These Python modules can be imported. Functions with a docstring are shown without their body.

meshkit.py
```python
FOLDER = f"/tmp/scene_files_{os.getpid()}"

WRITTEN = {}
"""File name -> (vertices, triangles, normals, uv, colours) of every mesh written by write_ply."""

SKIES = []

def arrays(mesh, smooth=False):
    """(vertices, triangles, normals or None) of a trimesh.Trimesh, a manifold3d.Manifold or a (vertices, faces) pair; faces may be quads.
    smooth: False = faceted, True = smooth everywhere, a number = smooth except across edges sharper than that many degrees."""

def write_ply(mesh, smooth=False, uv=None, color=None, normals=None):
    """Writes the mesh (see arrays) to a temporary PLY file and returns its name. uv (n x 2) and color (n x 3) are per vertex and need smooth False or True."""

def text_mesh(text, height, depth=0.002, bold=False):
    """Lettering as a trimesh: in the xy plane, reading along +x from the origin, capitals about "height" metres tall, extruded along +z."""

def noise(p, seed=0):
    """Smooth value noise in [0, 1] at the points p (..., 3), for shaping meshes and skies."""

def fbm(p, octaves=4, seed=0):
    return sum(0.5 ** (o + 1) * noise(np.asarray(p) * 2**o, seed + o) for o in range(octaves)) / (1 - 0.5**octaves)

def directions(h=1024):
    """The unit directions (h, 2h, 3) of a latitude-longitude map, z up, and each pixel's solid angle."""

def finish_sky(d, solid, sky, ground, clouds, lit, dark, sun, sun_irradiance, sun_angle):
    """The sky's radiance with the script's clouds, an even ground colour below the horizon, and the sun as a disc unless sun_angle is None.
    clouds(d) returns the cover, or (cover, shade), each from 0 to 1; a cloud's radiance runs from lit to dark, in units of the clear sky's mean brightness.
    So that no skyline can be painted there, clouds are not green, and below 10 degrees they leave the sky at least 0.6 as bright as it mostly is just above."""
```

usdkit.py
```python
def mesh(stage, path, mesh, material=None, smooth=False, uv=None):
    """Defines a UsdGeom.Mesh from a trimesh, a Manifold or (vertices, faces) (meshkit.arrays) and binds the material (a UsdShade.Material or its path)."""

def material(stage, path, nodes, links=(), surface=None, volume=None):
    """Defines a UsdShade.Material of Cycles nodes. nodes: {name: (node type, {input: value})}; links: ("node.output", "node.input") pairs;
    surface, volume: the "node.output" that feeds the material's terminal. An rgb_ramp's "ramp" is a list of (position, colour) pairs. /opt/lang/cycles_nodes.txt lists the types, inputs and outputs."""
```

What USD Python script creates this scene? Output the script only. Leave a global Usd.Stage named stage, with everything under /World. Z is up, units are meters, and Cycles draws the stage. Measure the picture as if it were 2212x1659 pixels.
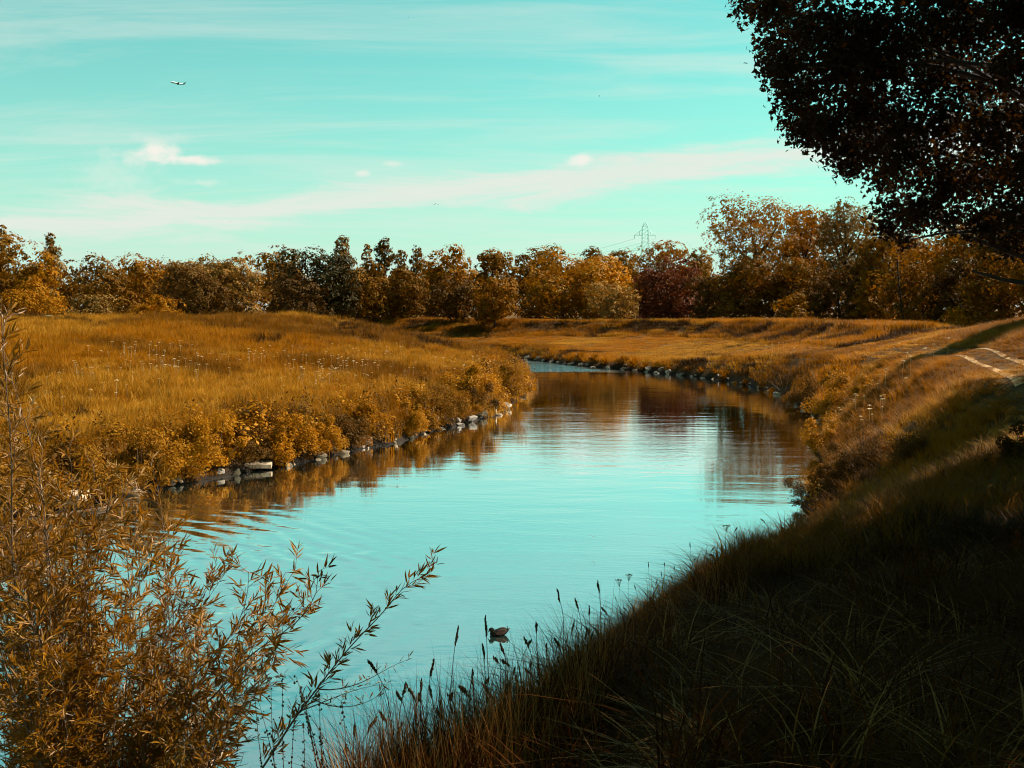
import math, random
import numpy as np, trimesh, usdkit, meshkit
from pxr import Usd, UsdGeom, UsdLux, UsdShade, Gf, Sdf, Vt
from scipy.interpolate import RBFInterpolator
from shapely.geometry import Polygon, Point, LineString
import shapely

random.seed(7)
RNG = np.random.default_rng(7)
stage = Usd.Stage.CreateInMemory()
UsdGeom.Xform.Define(stage, '/World')
# ------------------------------------------------------------------ camera, sky, sun, exposure
HC, F, PITCH = 6.5, 2372.0, math.radians(3.895)      # eye height above the water; focal length in units of a 2212-wide picture
EXPOSURE = 1.86
SUN_AZ, SUN_EL = math.radians(66), math.radians(46)
cam = UsdGeom.Camera.Define(stage, '/World/camera')
cam.CreateHorizontalApertureAttr(36.0)
cam.CreateFocalLengthAttr(36.0 * F / 2212)
cam.CreateClippingRangeAttr((0.05, 20000.0))
cam.CreateExposureAttr(EXPOSURE)
cam.AddTranslateOp().Set((0, 0, HC))
cam.AddRotateXYZOp().Set((90 - math.degrees(PITCH), 0, 0))

def sky_material():
    N, L = {}, []
    def n(name, kind, **kw): N[name] = (kind, kw); return name
    def l(a, b): L.append((a, b))
    n('sky', 'sky_texture', sky_type='single_scattering', sun_disc=False, sun_elevation=SUN_EL, sun_rotation=SUN_AZ)
    n('tint', 'mix', mix_type='multiply', fac=1.0, color2=(0.22, 1.0, 0.66)); l('sky.color', 'tint.color1')
    n('co', 'texture_coordinate'); n('sep', 'separate_xyz'); l('co.generated', 'sep.vector')
    n('z', 'math', math_type='maximum', value2=0.0); l('sep.z', 'z.value1')
    # pale veil of air thickening towards the horizon, the same all round
    n('vz', 'math', math_type='multiply', value2=-7.6); l('z.value', 'vz.value1')
    n('veil', 'math', math_type='exponent'); l('vz.value', 'veil.value1')
    n('veil2', 'math', math_type='multiply', value2=1.0); l('veil.value', 'veil2.value1')
    n('mv', 'mix', mix_type='mix', color2=(4.0, 4.6, 4.2)); l('veil2.value', 'mv.fac'); l('tint.color', 'mv.color1')
    # cirrus on a flat layer: direction / (z + k)
    n('zk', 'math', math_type='add', value2=0.10); l('z.value', 'zk.value1')
    n('px', 'math', math_type='divide'); l('sep.x', 'px.value1'); l('zk.value', 'px.value2')
    n('py', 'math', math_type='divide'); l('sep.y', 'py.value1'); l('zk.value', 'py.value2')
    n('pl', 'combine_xyz'); l('px.value', 'pl.x'); l('py.value', 'pl.y')
    n('map', 'mapping', mapping_type='point', rotation=(0, 0, 0.12), scale=(0.42, 1.7, 1)); l('pl.vector', 'map.vector')
    n('n1', 'noise_texture', scale=1.3, detail=10.0, roughness=0.66, distortion=0.7); l('map.vector', 'n1.vector')
    n('r1', 'map_range', range_type='smoothstep', from_min=0.40, from_max=0.72, to_min=0.0, to_max=0.42, clamp=True); l('n1.fac', 'r1.value')
    # the broad streak of cirrus low in the north, rising to the east
    n('az', 'math', math_type='arctan2'); l('sep.x', 'az.value1'); l('sep.y', 'az.value2')
    n('a2', 'math', math_type='multiply_add', value2=0.092, value3=0.1085); l('az.value', 'a2.value1')
    n('dz', 'math', math_type='subtract'); l('sep.z', 'dz.value1'); l('a2.value', 'dz.value2')
    n('m2', 'mapping', mapping_type='point', scale=(5.0, 5.0, 42.0), location=(3.1, 0.4, 0.0)); l('co.generated', 'm2.vector')
    n('n2', 'noise_texture', scale=1.0, detail=9.0, roughness=0.66, distortion=0.6); l('m2.vector', 'n2.vector')
    n('w2', 'math', math_type='multiply_add', value2=0.085, value3=-0.0425); l('n2.fac', 'w2.value1')
    n('d2', 'math', math_type='add'); l('dz.value', 'd2.value1'); l('w2.value', 'd2.value2')
    n('ab', 'math', math_type='absolute'); l('d2.value', 'ab.value1')
    n('b2', 'map_range', range_type='smoothstep', from_min=0.001, from_max=0.027, to_min=0.92, to_max=0.0, clamp=True); l('ab.value', 'b2.value')
    n('azr', 'math', math_type='absolute'); l('az.value', 'azr.value1')
    n('bf', 'map_range', range_type='smoothstep', from_min=0.55, from_max=1.2, to_min=1.0, to_max=0.0, clamp=True); l('azr.value', 'bf.value')
    n('b3', 'math', math_type='multiply'); l('b2.result', 'b3.value1'); l('bf.result', 'b3.value2')
    n('mx', 'math', math_type='maximum'); l('r1.result', 'mx.value1'); l('b3.value', 'mx.value2')
    n('mc', 'mix', mix_type='mix', color2=(4.45, 4.65, 4.2)); l('mx.value', 'mc.fac'); l('mv.color', 'mc.color1')
    last = 'mc.color'
    # small cumulus puffs: (px, py, half width, half height, strength)
    n('mp', 'mapping', mapping_type='point', scale=(60, 60, 90)); l('co.generated', 'mp.vector')
    n('np', 'noise_texture', scale=1.0, detail=6.0, roughness=0.55); l('mp.vector', 'np.vector')
    puffs = [(345, 327, 50, 21, 1.0), (405, 345, 78, 11, .95), (300, 340, 62, 20, .5), (1252, 346, 36, 14, 0.9), (783, 374, 17, 8, 0.7),
             (850, 354, 26, 7, 0.5), (340, 300, 90, 14, .25), (440, 395, 60, 9, .45), (250, 380, 90, 46, .32)]
    for i, (x, y, rx, ry, s) in enumerate(puffs):
        c = ray(x, y); c = c / np.linalg.norm(c); a = math.atan2(c[0], c[1])
        n(f'pa{i}', 'math', math_type='multiply_add', value2=F / rx, value3=-a * F / rx); l('az.value', f'pa{i}.value1')
        n(f'pz{i}', 'math', math_type='multiply_add', value2=F / ry, value3=-c[2] * F / ry); l('sep.z', f'pz{i}.value1')
        n(f'pc{i}', 'combine_xyz'); l(f'pa{i}.value', f'pc{i}.x'); l(f'pz{i}.value', f'pc{i}.y')
        n(f'pd{i}', 'vector_math', math_type='length'); l(f'pc{i}.vector', f'pd{i}.vector1')
        n(f'pn{i}', 'math', math_type='multiply_add', value2=2.2); l('np.fac', f'pn{i}.value1'); l(f'pd{i}.value', f'pn{i}.value3')
        n(f'pr{i}', 'map_range', range_type='smoothstep', from_min=1.0, from_max=2.35, to_min=s, to_max=0.0, clamp=True); l(f'pn{i}.value', f'pr{i}.value')
        n(f'pm{i}', 'mix', mix_type='mix', color2=(5.1, 4.95, 4.5)); l(f'pr{i}.result', f'pm{i}.fac'); l(last, f'pm{i}.color1')
        last = f'pm{i}.color'
    n('bg', 'background_shader', strength=0.05); l(last, 'bg.color')
    return usdkit.material(stage, '/World/Looks/sky', N, L, surface='bg.background')

def ray(px, py):
    u, v = (px - 1106) / F, -(py - 829.5) / F
    return np.array([u, math.cos(PITCH) + v * math.sin(PITCH), -math.sin(PITCH) + v * math.cos(PITCH)])
def at(px, py, d):
    """the point d metres ahead that the photograph shows at (px, py) of 2212 x 1659"""
    r = ray(px, py); return np.array([0, 0, HC]) + r * (d / r[1])
def on(px, py, z=0.0):
    r = ray(px, py); return np.array([0, 0, HC]) + r * ((z - HC) / r[2])

sky = UsdLux.DomeLight.Define(stage, '/World/sky')
UsdShade.MaterialBindingAPI.Apply(sky.GetPrim()).Bind(sky_material())
sky.GetPrim().SetCustomDataByKey('kind', 'structure')
sun = UsdLux.DistantLight.Define(stage, '/World/sun')
sun.CreateNormalizeAttr(True); sun.CreateIntensityAttr(1.25); sun.CreateAngleAttr(0.5); sun.CreateColorAttr((1, 0.93, 0.82))
SUN = np.array([math.sin(SUN_AZ) * math.cos(SUN_EL), math.cos(SUN_AZ) * math.cos(SUN_EL), math.sin(SUN_EL)])
sun.AddTransformOp().Set(Gf.Matrix4d(Gf.Rotation(Gf.Vec3d(0, 0, 1), Gf.Vec3d(*SUN)), Gf.Vec3d(0)))

# ------------------------------------------------------------------ helpers
used = {}
def path(name, parent=None):
    base = (str(parent.GetPath()) if parent else '/World') + '/' + name
    k = used.get(base, -1) + 1; used[base] = k
    return base if k == 0 else f'{base}_{k:03d}'
def tag(p, label=None, cat=None, group=None, kind=None):
    for k, v in (('label', label), ('category', cat), ('group', group), ('kind', kind)):
        if v: p.SetCustomDataByKey(k, v)
    return p
OFFS = {}
def thing_at(name, label, cat, base):
    """a thing whose parts are given in world coordinates; its Xform still stands at its base"""
    t = thing(name, label, cat, base); OFFS[str(t.GetPath())] = np.array(base, float); return t
def obj(name, mesh, mat, parent=None, smooth=False):
    if parent is not None and isinstance(mesh, tuple):
        o = OFFS.get('/'.join(str(parent.GetPath()).split('/')[:3]))
        if o is not None: mesh = (np.asarray(mesh[0], float) - o, mesh[1])
    return usdkit.mesh(stage, path(name, parent), mesh, mat, smooth=smooth).GetPrim()
def thing(name, label, cat, loc=(0, 0, 0), rz=0.0, scale=None, group=None):
    x = UsdGeom.Xform.Define(stage, path(name)); x.AddTranslateOp().Set(Gf.Vec3d(*map(float, loc)))
    if rz: x.AddRotateZOp().Set(math.degrees(rz))
    if scale is not None: x.AddScaleOp().Set(Gf.Vec3f(*map(float, scale)))
    return tag(x.GetPrim(), label, cat, group)
def dup(src, name, label, cat, loc, rz=0.0, scale=(1, 1, 1), group=None):
    t = thing(name, label, cat, loc, rz, scale, group)
    t.GetReferences().AddInternalReference(src.GetPath()); t.SetInstanceable(True)
    return t
class MB:
    def __init__(s): s.v, s.f, s.n = [], [], 0
    def add(s, v, f):
        v, f = np.asarray(v, float).reshape(-1, 3), np.asarray(f, int).reshape(-1, 3)
        s.v.append(v); s.f.append(f + s.n); s.n += len(v); return s
    def tm(s, m): return s.add(m.vertices, m.faces)
    def get(s): return np.vstack(s.v), np.vstack(s.f)
def tube(pts, r, k=6):
    """tapered tube along pts; r one radius per point"""
    pts = np.asarray(pts, float); r = np.broadcast_to(np.asarray(r, float), len(pts))
    t = np.gradient(pts, axis=0); t /= np.linalg.norm(t, axis=1, keepdims=True) + 1e-9
    ref = np.array([0.31, 0.17, 0.94]) if abs(t[:, 2]).mean() < 0.9 else np.array([1.0, 0.1, 0.0])
    a = np.cross(t, ref); a /= np.linalg.norm(a, axis=1, keepdims=True) + 1e-9
    b = np.cross(t, a); th = np.arange(k) / k * 2 * np.pi
    v = (pts[:, None] + r[:, None, None] * (a[:, None] * np.cos(th)[None, :, None] + b[:, None] * np.sin(th)[None, :, None])).reshape(-1, 3)
    f = []
    for i in range(len(pts) - 1):
        for j in range(k):
            p, q = i * k + j, i * k + (j + 1) % k
            f += [(p, q, q + k), (p, q + k, p + k)]
    n = len(v); v = np.vstack([v, pts[:1], pts[-1:]])
    for j in range(k):
        f += [(n, (j + 1) % k, j), (n + 1, n - k + j, n - k + (j + 1) % k)]
    return v, np.array(f)
def bez(p, m=12):
    """smooth curve through the points p"""
    p = np.asarray(p, float)
    if len(p) < 3: return np.linspace(p[0], p[-1], m)
    from scipy.interpolate import CubicSpline
    s = np.r_[0, np.cumsum(np.linalg.norm(np.diff(p, axis=0), axis=1))]
    return CubicSpline(s, p)(np.linspace(0, s[-1], m))
def unit(v): return v / (np.linalg.norm(v, axis=-1, keepdims=True) + 1e-9)
def cards(pos, nrm, size, rng, aspect=0.6, along=None):
    """leaf-like rhombi, one per position, facing nrm; vectorised"""
    n = len(pos); nrm = unit(nrm)
    r = rng.normal(size=(n, 3)) if along is None else along + rng.normal(size=(n, 3)) * 0.35
    a = unit(r - nrm * (r * nrm).sum(1, keepdims=True)); b = np.cross(nrm, a)
    s = np.broadcast_to(size, n)[:, None] * 0.5
    v = np.stack([pos - a * s, pos + b * s * aspect + nrm * s * .18, pos + a * s, pos - b * s * aspect + nrm * s * .18], 1).reshape(-1, 3)
    i = np.arange(n)[:, None] * 4
    return v, np.concatenate([i + [0, 1, 2], i + [0, 2, 3]], 1).reshape(-1, 3)

# ------------------------------------------------------------------ materials
def leafmat(name, a, b, trans=0.3, rough=0.6, spec=0.10, patch=0.0):
    """foliage: every leaf its own tone between a and b, some light passing through"""
    N = {'g': ('geometry', {}), 'r': ('rgb_ramp', {'ramp': [(0, a), (0.55, tuple((np.array(a) + np.array(b)) / 2)), (1, b)]}),
         'o': ('object_info', {}), 'h': ('hsv', {'saturation': 1.0, 'hue': 0.5}),
         'mr': ('map_range', {'from_min': 0.0, 'from_max': 1.0, 'to_min': 0.72, 'to_max': 1.22}),
         'p': ('principled_bsdf', {'roughness': rough, 'specular_ior_level': spec}), 't': ('translucent_bsdf', {}), 'm': ('mix_closure', {'fac': trans}),
         'tc': ('mix', {'mix_type': 'multiply', 'fac': 1.0, 'color2': (1.25, 0.95, 0.5)})}
    L = [('g.random_per_island', 'r.fac'), ('o.random', 'mr.value'), ('mr.result', 'h.value'), ('r.color', 'h.color'), ('h.color', 'p.base_color'), ('h.color', 'tc.color1'), ('tc.color', 't.color'),
         ('p.BSDF', 'm.closure1'), ('t.BSDF', 'm.closure2')]
    return usdkit.material(stage, '/World/Looks/' + name, N, L, surface='m.closure')
def roughmat(name, a, b, scale=6.0, rough=0.9, bump=0.3, dist=0.02, spec=0.2):
    N = {'c': ('geometry', {}), 'n': ('noise_texture', {'scale': scale, 'detail': 8.0, 'roughness': 0.65}), 'r': ('rgb_ramp', {'ramp': [(0.3, a), (0.7, b)]}),
         'b': ('bump', {'strength': bump, 'distance': dist}), 'p': ('principled_bsdf', {'roughness': rough, 'specular_ior_level': spec})}
    L = [('c.position', 'n.vector'), ('n.fac', 'r.fac'), ('r.color', 'p.base_color'), ('n.fac', 'b.height'), ('b.normal', 'p.normal')]
    return usdkit.material(stage, '/World/Looks/' + name, N, L, surface='p.BSDF')
def plain(name, c, rough=0.5, metallic=0.0, spec=0.4):
    return roughmat(name, tuple(np.array(c) * 0.9), tuple(np.array(c) * 1.1), 9.0, rough, 0.05, 0.01, spec)

M = {}
M['orange'] = leafmat('orange_leaves', (0.18, 0.068, 0.0006), (0.36, 0.140, 0.002), 0.25, 0.7, 0.04)
M['gold'] = leafmat('golden_leaves', (0.24, 0.098, 0.0006), (0.52, 0.215, 0.003), 0.3, 0.6, 0.06)
M['brown'] = leafmat('brown_leaves', (0.12, 0.049, 0.002), (0.25, 0.102, 0.003), 0.22, 0.7, 0.04)
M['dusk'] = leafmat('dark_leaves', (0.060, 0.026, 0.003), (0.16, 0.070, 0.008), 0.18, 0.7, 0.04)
M['pale'] = leafmat('pale_leaves', (0.17, 0.088, 0.018), (0.34, 0.19, 0.050), 0.25, 0.7, 0.04)
M['grey'] = leafmat('greyed_leaves', (0.15, 0.074, 0.014), (0.27, 0.135, 0.028), 0.22, 0.7, 0.04)
M['red'] = leafmat('purple_leaves', (0.075, 0.021, 0.007), (0.16, 0.050, 0.016), 0.18, 0.7, 0.04)
M['pine'] = leafmat('dark_green_leaves', (0.036, 0.024, 0.005), (0.095, 0.055, 0.010), 0.1, 0.7, 0.04)
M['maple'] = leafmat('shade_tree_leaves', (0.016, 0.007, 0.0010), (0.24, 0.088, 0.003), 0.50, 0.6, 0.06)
M['willow'] = leafmat('willow_leaves', (0.16, 0.066, 0.001), (0.62, 0.26, 0.008), 0.32, 0.45, 0.18)
M['willow_pale'] = leafmat('willow_pale_leaves', (0.24, 0.13, 0.035), (0.62, 0.38, 0.13), 0.3, 0.42, 0.22)
M['grass_gold'] = leafmat('gold_grass', (0.22, 0.084, 0.0006), (0.60, 0.240, 0.002), 0.38, 0.6, 0.05)
M['grass_brown'] = leafmat('brown_grass', (0.13, 0.050, 0.0006), (0.40, 0.158, 0.002), 0.38, 0.6, 0.05)
M['grass_straw'] = leafmat('straw_grass', (0.26, 0.120, 0.008), (0.60, 0.31, 0.040), 0.3, 0.6, 0.05)
M['grass_dark'] = leafmat('dark_grass', (0.030, 0.012, 0.0006), (0.15, 0.060, 0.002), 0.25, 0.6, 0.04)
M['grass_shaded'] = leafmat('shade_toned_grass', (0.055, 0.015, 0.0006), (0.34, 0.104, 0.0020), 0.3, 0.7, 0.02)  # darker, redder copy of the brown grass; shade tone painted into its colour
M['grass_shaded_dark'] = leafmat('dark_shade_toned_grass', (0.024, 0.006, 0.0004), (0.16, 0.048, 0.0015), 0.25, 0.7, 0.02)  # redder copy of the dark grass, shade-toned against the teal skylight
M['bleached'] = leafmat('bleached_grass', (0.20, 0.085, 0.020), (0.50, 0.26, 0.09), 0.25, 0.6, 0.05)
M['stalk'] = leafmat('stalks', (0.05, 0.030, 0.012), (0.11, 0.060, 0.020), 0.1)
M['bark'] = roughmat('bark', (0.012, 0.007, 0.004), (0.045, 0.026, 0.014), 5.0, 0.95, 0.6, 0.03)
M['twig'] = roughmat('twig_bark', (0.035, 0.018, 0.008), (0.11, 0.058, 0.022), 30.0, 0.7, 0.3, 0.005, 0.4)
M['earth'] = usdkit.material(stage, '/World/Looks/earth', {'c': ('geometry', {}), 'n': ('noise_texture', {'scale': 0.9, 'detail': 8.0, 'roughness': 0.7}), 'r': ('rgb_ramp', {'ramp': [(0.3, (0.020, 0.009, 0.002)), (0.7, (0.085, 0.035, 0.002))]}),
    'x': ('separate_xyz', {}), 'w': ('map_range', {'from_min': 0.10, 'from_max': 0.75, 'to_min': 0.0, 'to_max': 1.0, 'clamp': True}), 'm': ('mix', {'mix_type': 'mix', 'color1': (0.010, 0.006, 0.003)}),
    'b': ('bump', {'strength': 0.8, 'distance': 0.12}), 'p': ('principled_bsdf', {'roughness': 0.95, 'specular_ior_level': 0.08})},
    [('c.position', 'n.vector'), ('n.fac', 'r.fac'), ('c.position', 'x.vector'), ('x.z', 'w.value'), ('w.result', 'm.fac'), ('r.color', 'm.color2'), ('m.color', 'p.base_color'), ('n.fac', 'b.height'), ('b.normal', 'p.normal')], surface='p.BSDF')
M['stone'] = roughmat('stone', (0.05, 0.033, 0.018), (0.30, 0.21, 0.13), 2.6, 0.9, 0.7, 0.04)
M['wetstone'] = roughmat('dark_stone', (0.04, 0.028, 0.018), (0.22, 0.16, 0.105), 3.0, 0.7, 0.7, 0.04, 0.5)
M['concrete'] = roughmat('weathered_concrete', (0.10, 0.062, 0.034), (0.36, 0.25, 0.155), 1.7, 0.9, 0.5, 0.02)
M['dirt'] = roughmat('pale_dirt', (0.20, 0.105, 0.035), (0.44, 0.27, 0.13), 1.1, 1.0, 0.6, 0.05, 0.1)
M['flower'] = leafmat('white_flowers', (0.42, 0.33, 0.20), (0.78, 0.68, 0.50), 0.3)
M['steel'] = plain('pylon_steel', (0.34, 0.62, 0.55), 0.6)
M['white'] = plain('white_paint', (0.75, 0.78, 0.74), 0.4)
M['greyteal'] = plain('grey_green_paint', (0.13, 0.24, 0.21), 0.4)
M['teal'] = plain('teal_paint', (0.01, 0.36, 0.30), 0.4)
M['black'] = plain('dark_feathers', (0.006, 0.008, 0.006), 0.9, 0.0, 0.05)
M['flank'] = roughmat('brown_feathers', (0.012, 0.006, 0.004), (0.10, 0.045, 0.030), 40.0, 0.9, 0.2, 0.004)
M['bird'] = plain('bird_feathers', (0.03, 0.05, 0.04), 0.7)

def water_material():
    N = {'g': ('geometry', {}), 'm1': ('mapping', {'mapping_type': 'point', 'rotation': (0, 0, 0.25), 'scale': (0.55, 1.5, 1)}),
         'm2': ('mapping', {'mapping_type': 'point', 'rotation': (0, 0, -0.2), 'scale': (1.4, 4.0, 1)}),
         'a': ('noise_texture', {'scale': 0.42, 'detail': 2.0, 'roughness': 0.5, 'distortion': 0.4}),
         'b': ('noise_texture', {'scale': 1.5, 'detail': 3.0, 'roughness': 0.55, 'distortion': 0.3}),
         'calm': ('noise_texture', {'scale': 0.055, 'detail': 2.0}), 'cr': ('map_range', {'from_min': 0.38, 'from_max': 0.62, 'to_min': 0.25, 'to_max': 1.1, 'clamp': True}),
         'bm': ('math', {'math_type': 'multiply'}), 'bs': ('math', {'math_type': 'multiply', 'value2': 0.30}), 'sum': ('math', {'math_type': 'add'}),
         'px': ('separate_xyz', {}), 'wind': ('map_range', {'from_min': 112.0, 'from_max': 120.0, 'to_min': 1.0, 'to_max': 16.0, 'clamp': True}), 'wm': ('math', {'math_type': 'multiply'}),
         'ctr': ('vector_math', {'math_type': 'distance', 'vector2': (-16.5, 23.5, 0.0)}), 'ph': ('math', {'math_type': 'multiply', 'value2': 7.4}), 'pw': ('math', {'math_type': 'multiply_add', 'value2': 10.0}), 'sn': ('math', {'math_type': 'sine'}),
         'fa': ('map_range', {'range_type': 'smoothstep', 'from_min': 5.0, 'from_max': 9.0, 'to_min': 0.0, 'to_max': 0.5, 'clamp': True}), 'fb': ('map_range', {'range_type': 'smoothstep', 'from_min': 10.0, 'from_max': 17.0, 'to_min': 1.0, 'to_max': 0.0, 'clamp': True}), 'fab': ('math', {'math_type': 'multiply'}), 'rg': ('math', {'math_type': 'multiply'}), 'tot': ('math', {'math_type': 'add'}),
         'bump': ('bump', {'strength': 1.0, 'distance': WAVE}),
         'gl': ('glossy_bsdf', {'color': (0.97, 1.0, 1.0), 'roughness': 0.012}),
         'df': ('principled_bsdf', {'base_color': (0.012, 0.026, 0.020), 'roughness': 0.6, 'specular_ior_level': 0.0}),
         'fr': ('fresnel', {'IOR': 1.33}), 'fm': ('map_range', {'from_min': 0.0, 'from_max': 0.45, 'to_min': 0.66, 'to_max': 1.0, 'clamp': True}), 'mix': ('mix_closure', {})}
    L = [('g.position', 'm1.vector'), ('g.position', 'm2.vector'), ('m1.vector', 'a.vector'), ('m2.vector', 'b.vector'), ('g.position', 'calm.vector'), ('calm.fac', 'cr.value'),
         ('b.fac', 'bs.value1'), ('bs.value', 'bm.value1'), ('cr.result', 'bm.value2'), ('a.fac', 'sum.value1'), ('bm.value', 'sum.value2'), ('g.position', 'px.vector'), ('px.y', 'wind.value'), ('sum.value', 'wm.value1'), ('wind.result', 'wm.value2'),
         ('g.position', 'ctr.vector1'), ('ctr.value', 'ph.value1'), ('a.fac', 'pw.value1'), ('ph.value', 'pw.value3'), ('pw.value', 'sn.value1'), ('ctr.value', 'fa.value'), ('ctr.value', 'fb.value'), ('fa.result', 'fab.value1'), ('fb.result', 'fab.value2'), ('sn.value', 'rg.value1'), ('fab.value', 'rg.value2'),
         ('wm.value', 'tot.value1'), ('rg.value', 'tot.value2'), ('tot.value', 'bump.height'),
         ('bump.normal', 'gl.normal'), ('bump.normal', 'fr.normal'), ('fr.fac', 'fm.value'), ('fm.result', 'mix.fac'), ('df.BSDF', 'mix.closure1'), ('gl.BSDF', 'mix.closure2')]
    return usdkit.material(stage, '/World/Looks/water', N, L, surface='mix.closure')
WAVE = 0.016

# ------------------------------------------------------------------ the lie of the land
L_shore = [on(*p) for p in [(100, 1108), (250, 1078), (380, 1050), (590, 1012), (740, 980), (930, 938), (1060, 900), (1112, 862)]]
L_shore = [np.array([-60, 8, 0]), np.array([-36, 18, 0]), np.array([-22, 28, 0])] + L_shore + [np.array(p) for p in [(1.9, 92, 0), (1.4, 108, 0), (-1.5, 122, 0), (-12, 132, 0), (-30, 142, 0), (-60, 152, 0), (-140, 165, 0)]]
R_shore = [np.array(p) for p in [(-140, 190, 0), (-60, 176, 0), (-35, 164, 0), (-13, 152, 0)]] + [on(*p) for p in [(1115, 777), (1300, 796), (1450, 808), (1600, 832), (1690, 858), (1738, 893)]]
R_shore += [np.array(p) for p in [(16.4, 60, 0), (14.1, 50, 0), (12.3, 43, 0), (9.6, 36, 0), (7.6, 29, 0), (4.6, 23.5, 0), (1, 18.5, 0), (-2.4, 13.6, 0), (-6, 10, 0), (-11, 6.5, 0), (-20, 1, 0), (-34, -6, 0), (-60, -16, 0)]]
L_line = bez([p[:2] for p in L_shore], 140); R_line = bez([p[:2] for p in R_shore], 160)
_j = meshkit.noise
def wobble(line, seed):
    s = np.arange(len(line))[:, None] * 0.45
    o = np.hstack([s, s * 0, s * 0 + seed])
    d = (_j(o) - .5 + .6 * (_j(o * 2.7 + 9) - .5))
    t = np.gradient(line, axis=0); t /= np.linalg.norm(t, axis=1, keepdims=True)
    return line + np.stack([-t[:, 1], t[:, 0]], 1) * d[:, None] * np.clip(np.linalg.norm(line, axis=1, keepdims=True) / 45, .5, 1.3)
L_line, R_line = wobble(L_line, 1), wobble(R_line, 5)
RIVER = Polygon(np.vstack([L_line, R_line])).buffer(0)
shapely.prepare(RIVER)
EDGE = RIVER.boundary
def shore(xy):
    """signed distance to the water's edge, positive on land"""
    p = shapely.points(np.asarray(xy)[:, :2]); d = shapely.distance(EDGE, p)
    return np.where(shapely.contains(RIVER, p), -d, d)

C = []
def ctl(*pts): C.extend([np.asarray(p, float) for p in pts])
# left meadow
ctl((-8, 60, 1.6), (-3, 72, 1.5), (-14, 50, 1.9), (-22, 42, 2.2), (-30, 34, 2.4), (0, 82, 1.7), (0.5, 98, 1.6), (-45, 24, 2.6))
for px, z, d in [(60, 3.3, 60), (300, 3.1, 62), (500, 3.2, 70), (700, 2.9, 76), (60, 4.5, 78), (350, 4.4, 80), (600, 4.3, 84), (850, 3.0, 86)]: ctl((*at(px, 700, d)[:2], z))
for px in (-500, -250, 0, 180, 360, 540): p = at(px, 683, 98); ctl((p[0], p[1], p[2] - .45))
ctl(*[at(*q) - [0, 0, .45] for q in [(690, 681, 100), (800, 700, 103), (900, 720, 103), (1000, 738, 103), (1080, 757, 102)]])
ctl(at(620, 668 + 62, 118), (-45, 118, 3.2), (-80, 118, 3.2), (-80, 60, 4), (-120, 100, 4.4), (-12, 118, 2.0), (-4, 112, 1.4))
# far bank: berm, foot and crest of the levee
ctl(at(1150, 742, 147), at(1300, 741, 146), at(1450, 742, 138), at(1600, 748, 122), at(1700, 752, 108), at(900, 742, 155), (-40, 175, 2.0))
ctl(at(800, 722, 176), at(1100, 728, 164), at(1300, 727, 160), at(1500, 728, 149), at(1650, 732, 133), at(1800, 735, 112), (32, 92, 3.9), (31, 78, 4.3))
CREST = [np.array(q) - [0, 0, .15] for q in [at(740, 691, 182), at(950, 692, 175), at(1100, 692, 169), at(1250, 692, 165), at(1400, 692, 159), at(1550, 693, 150), at(1700, 694, 136), at(1800, 696, 122), at(1900, 699, 106), at(1980, 704, 94), (-50, 192, 5.0), (-110, 200, 5.0)]]
ctl(*CREST)
ctl(at(2060, 706, 80), at(2140, 703, 70), at(2212, 694, 62), at(2300, 680, 54), at(2450, 660, 44), (24, 30, 6.3), (21, 15, 6.2), (20, 0, 6.2), (20, -25, 6.2))
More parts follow.
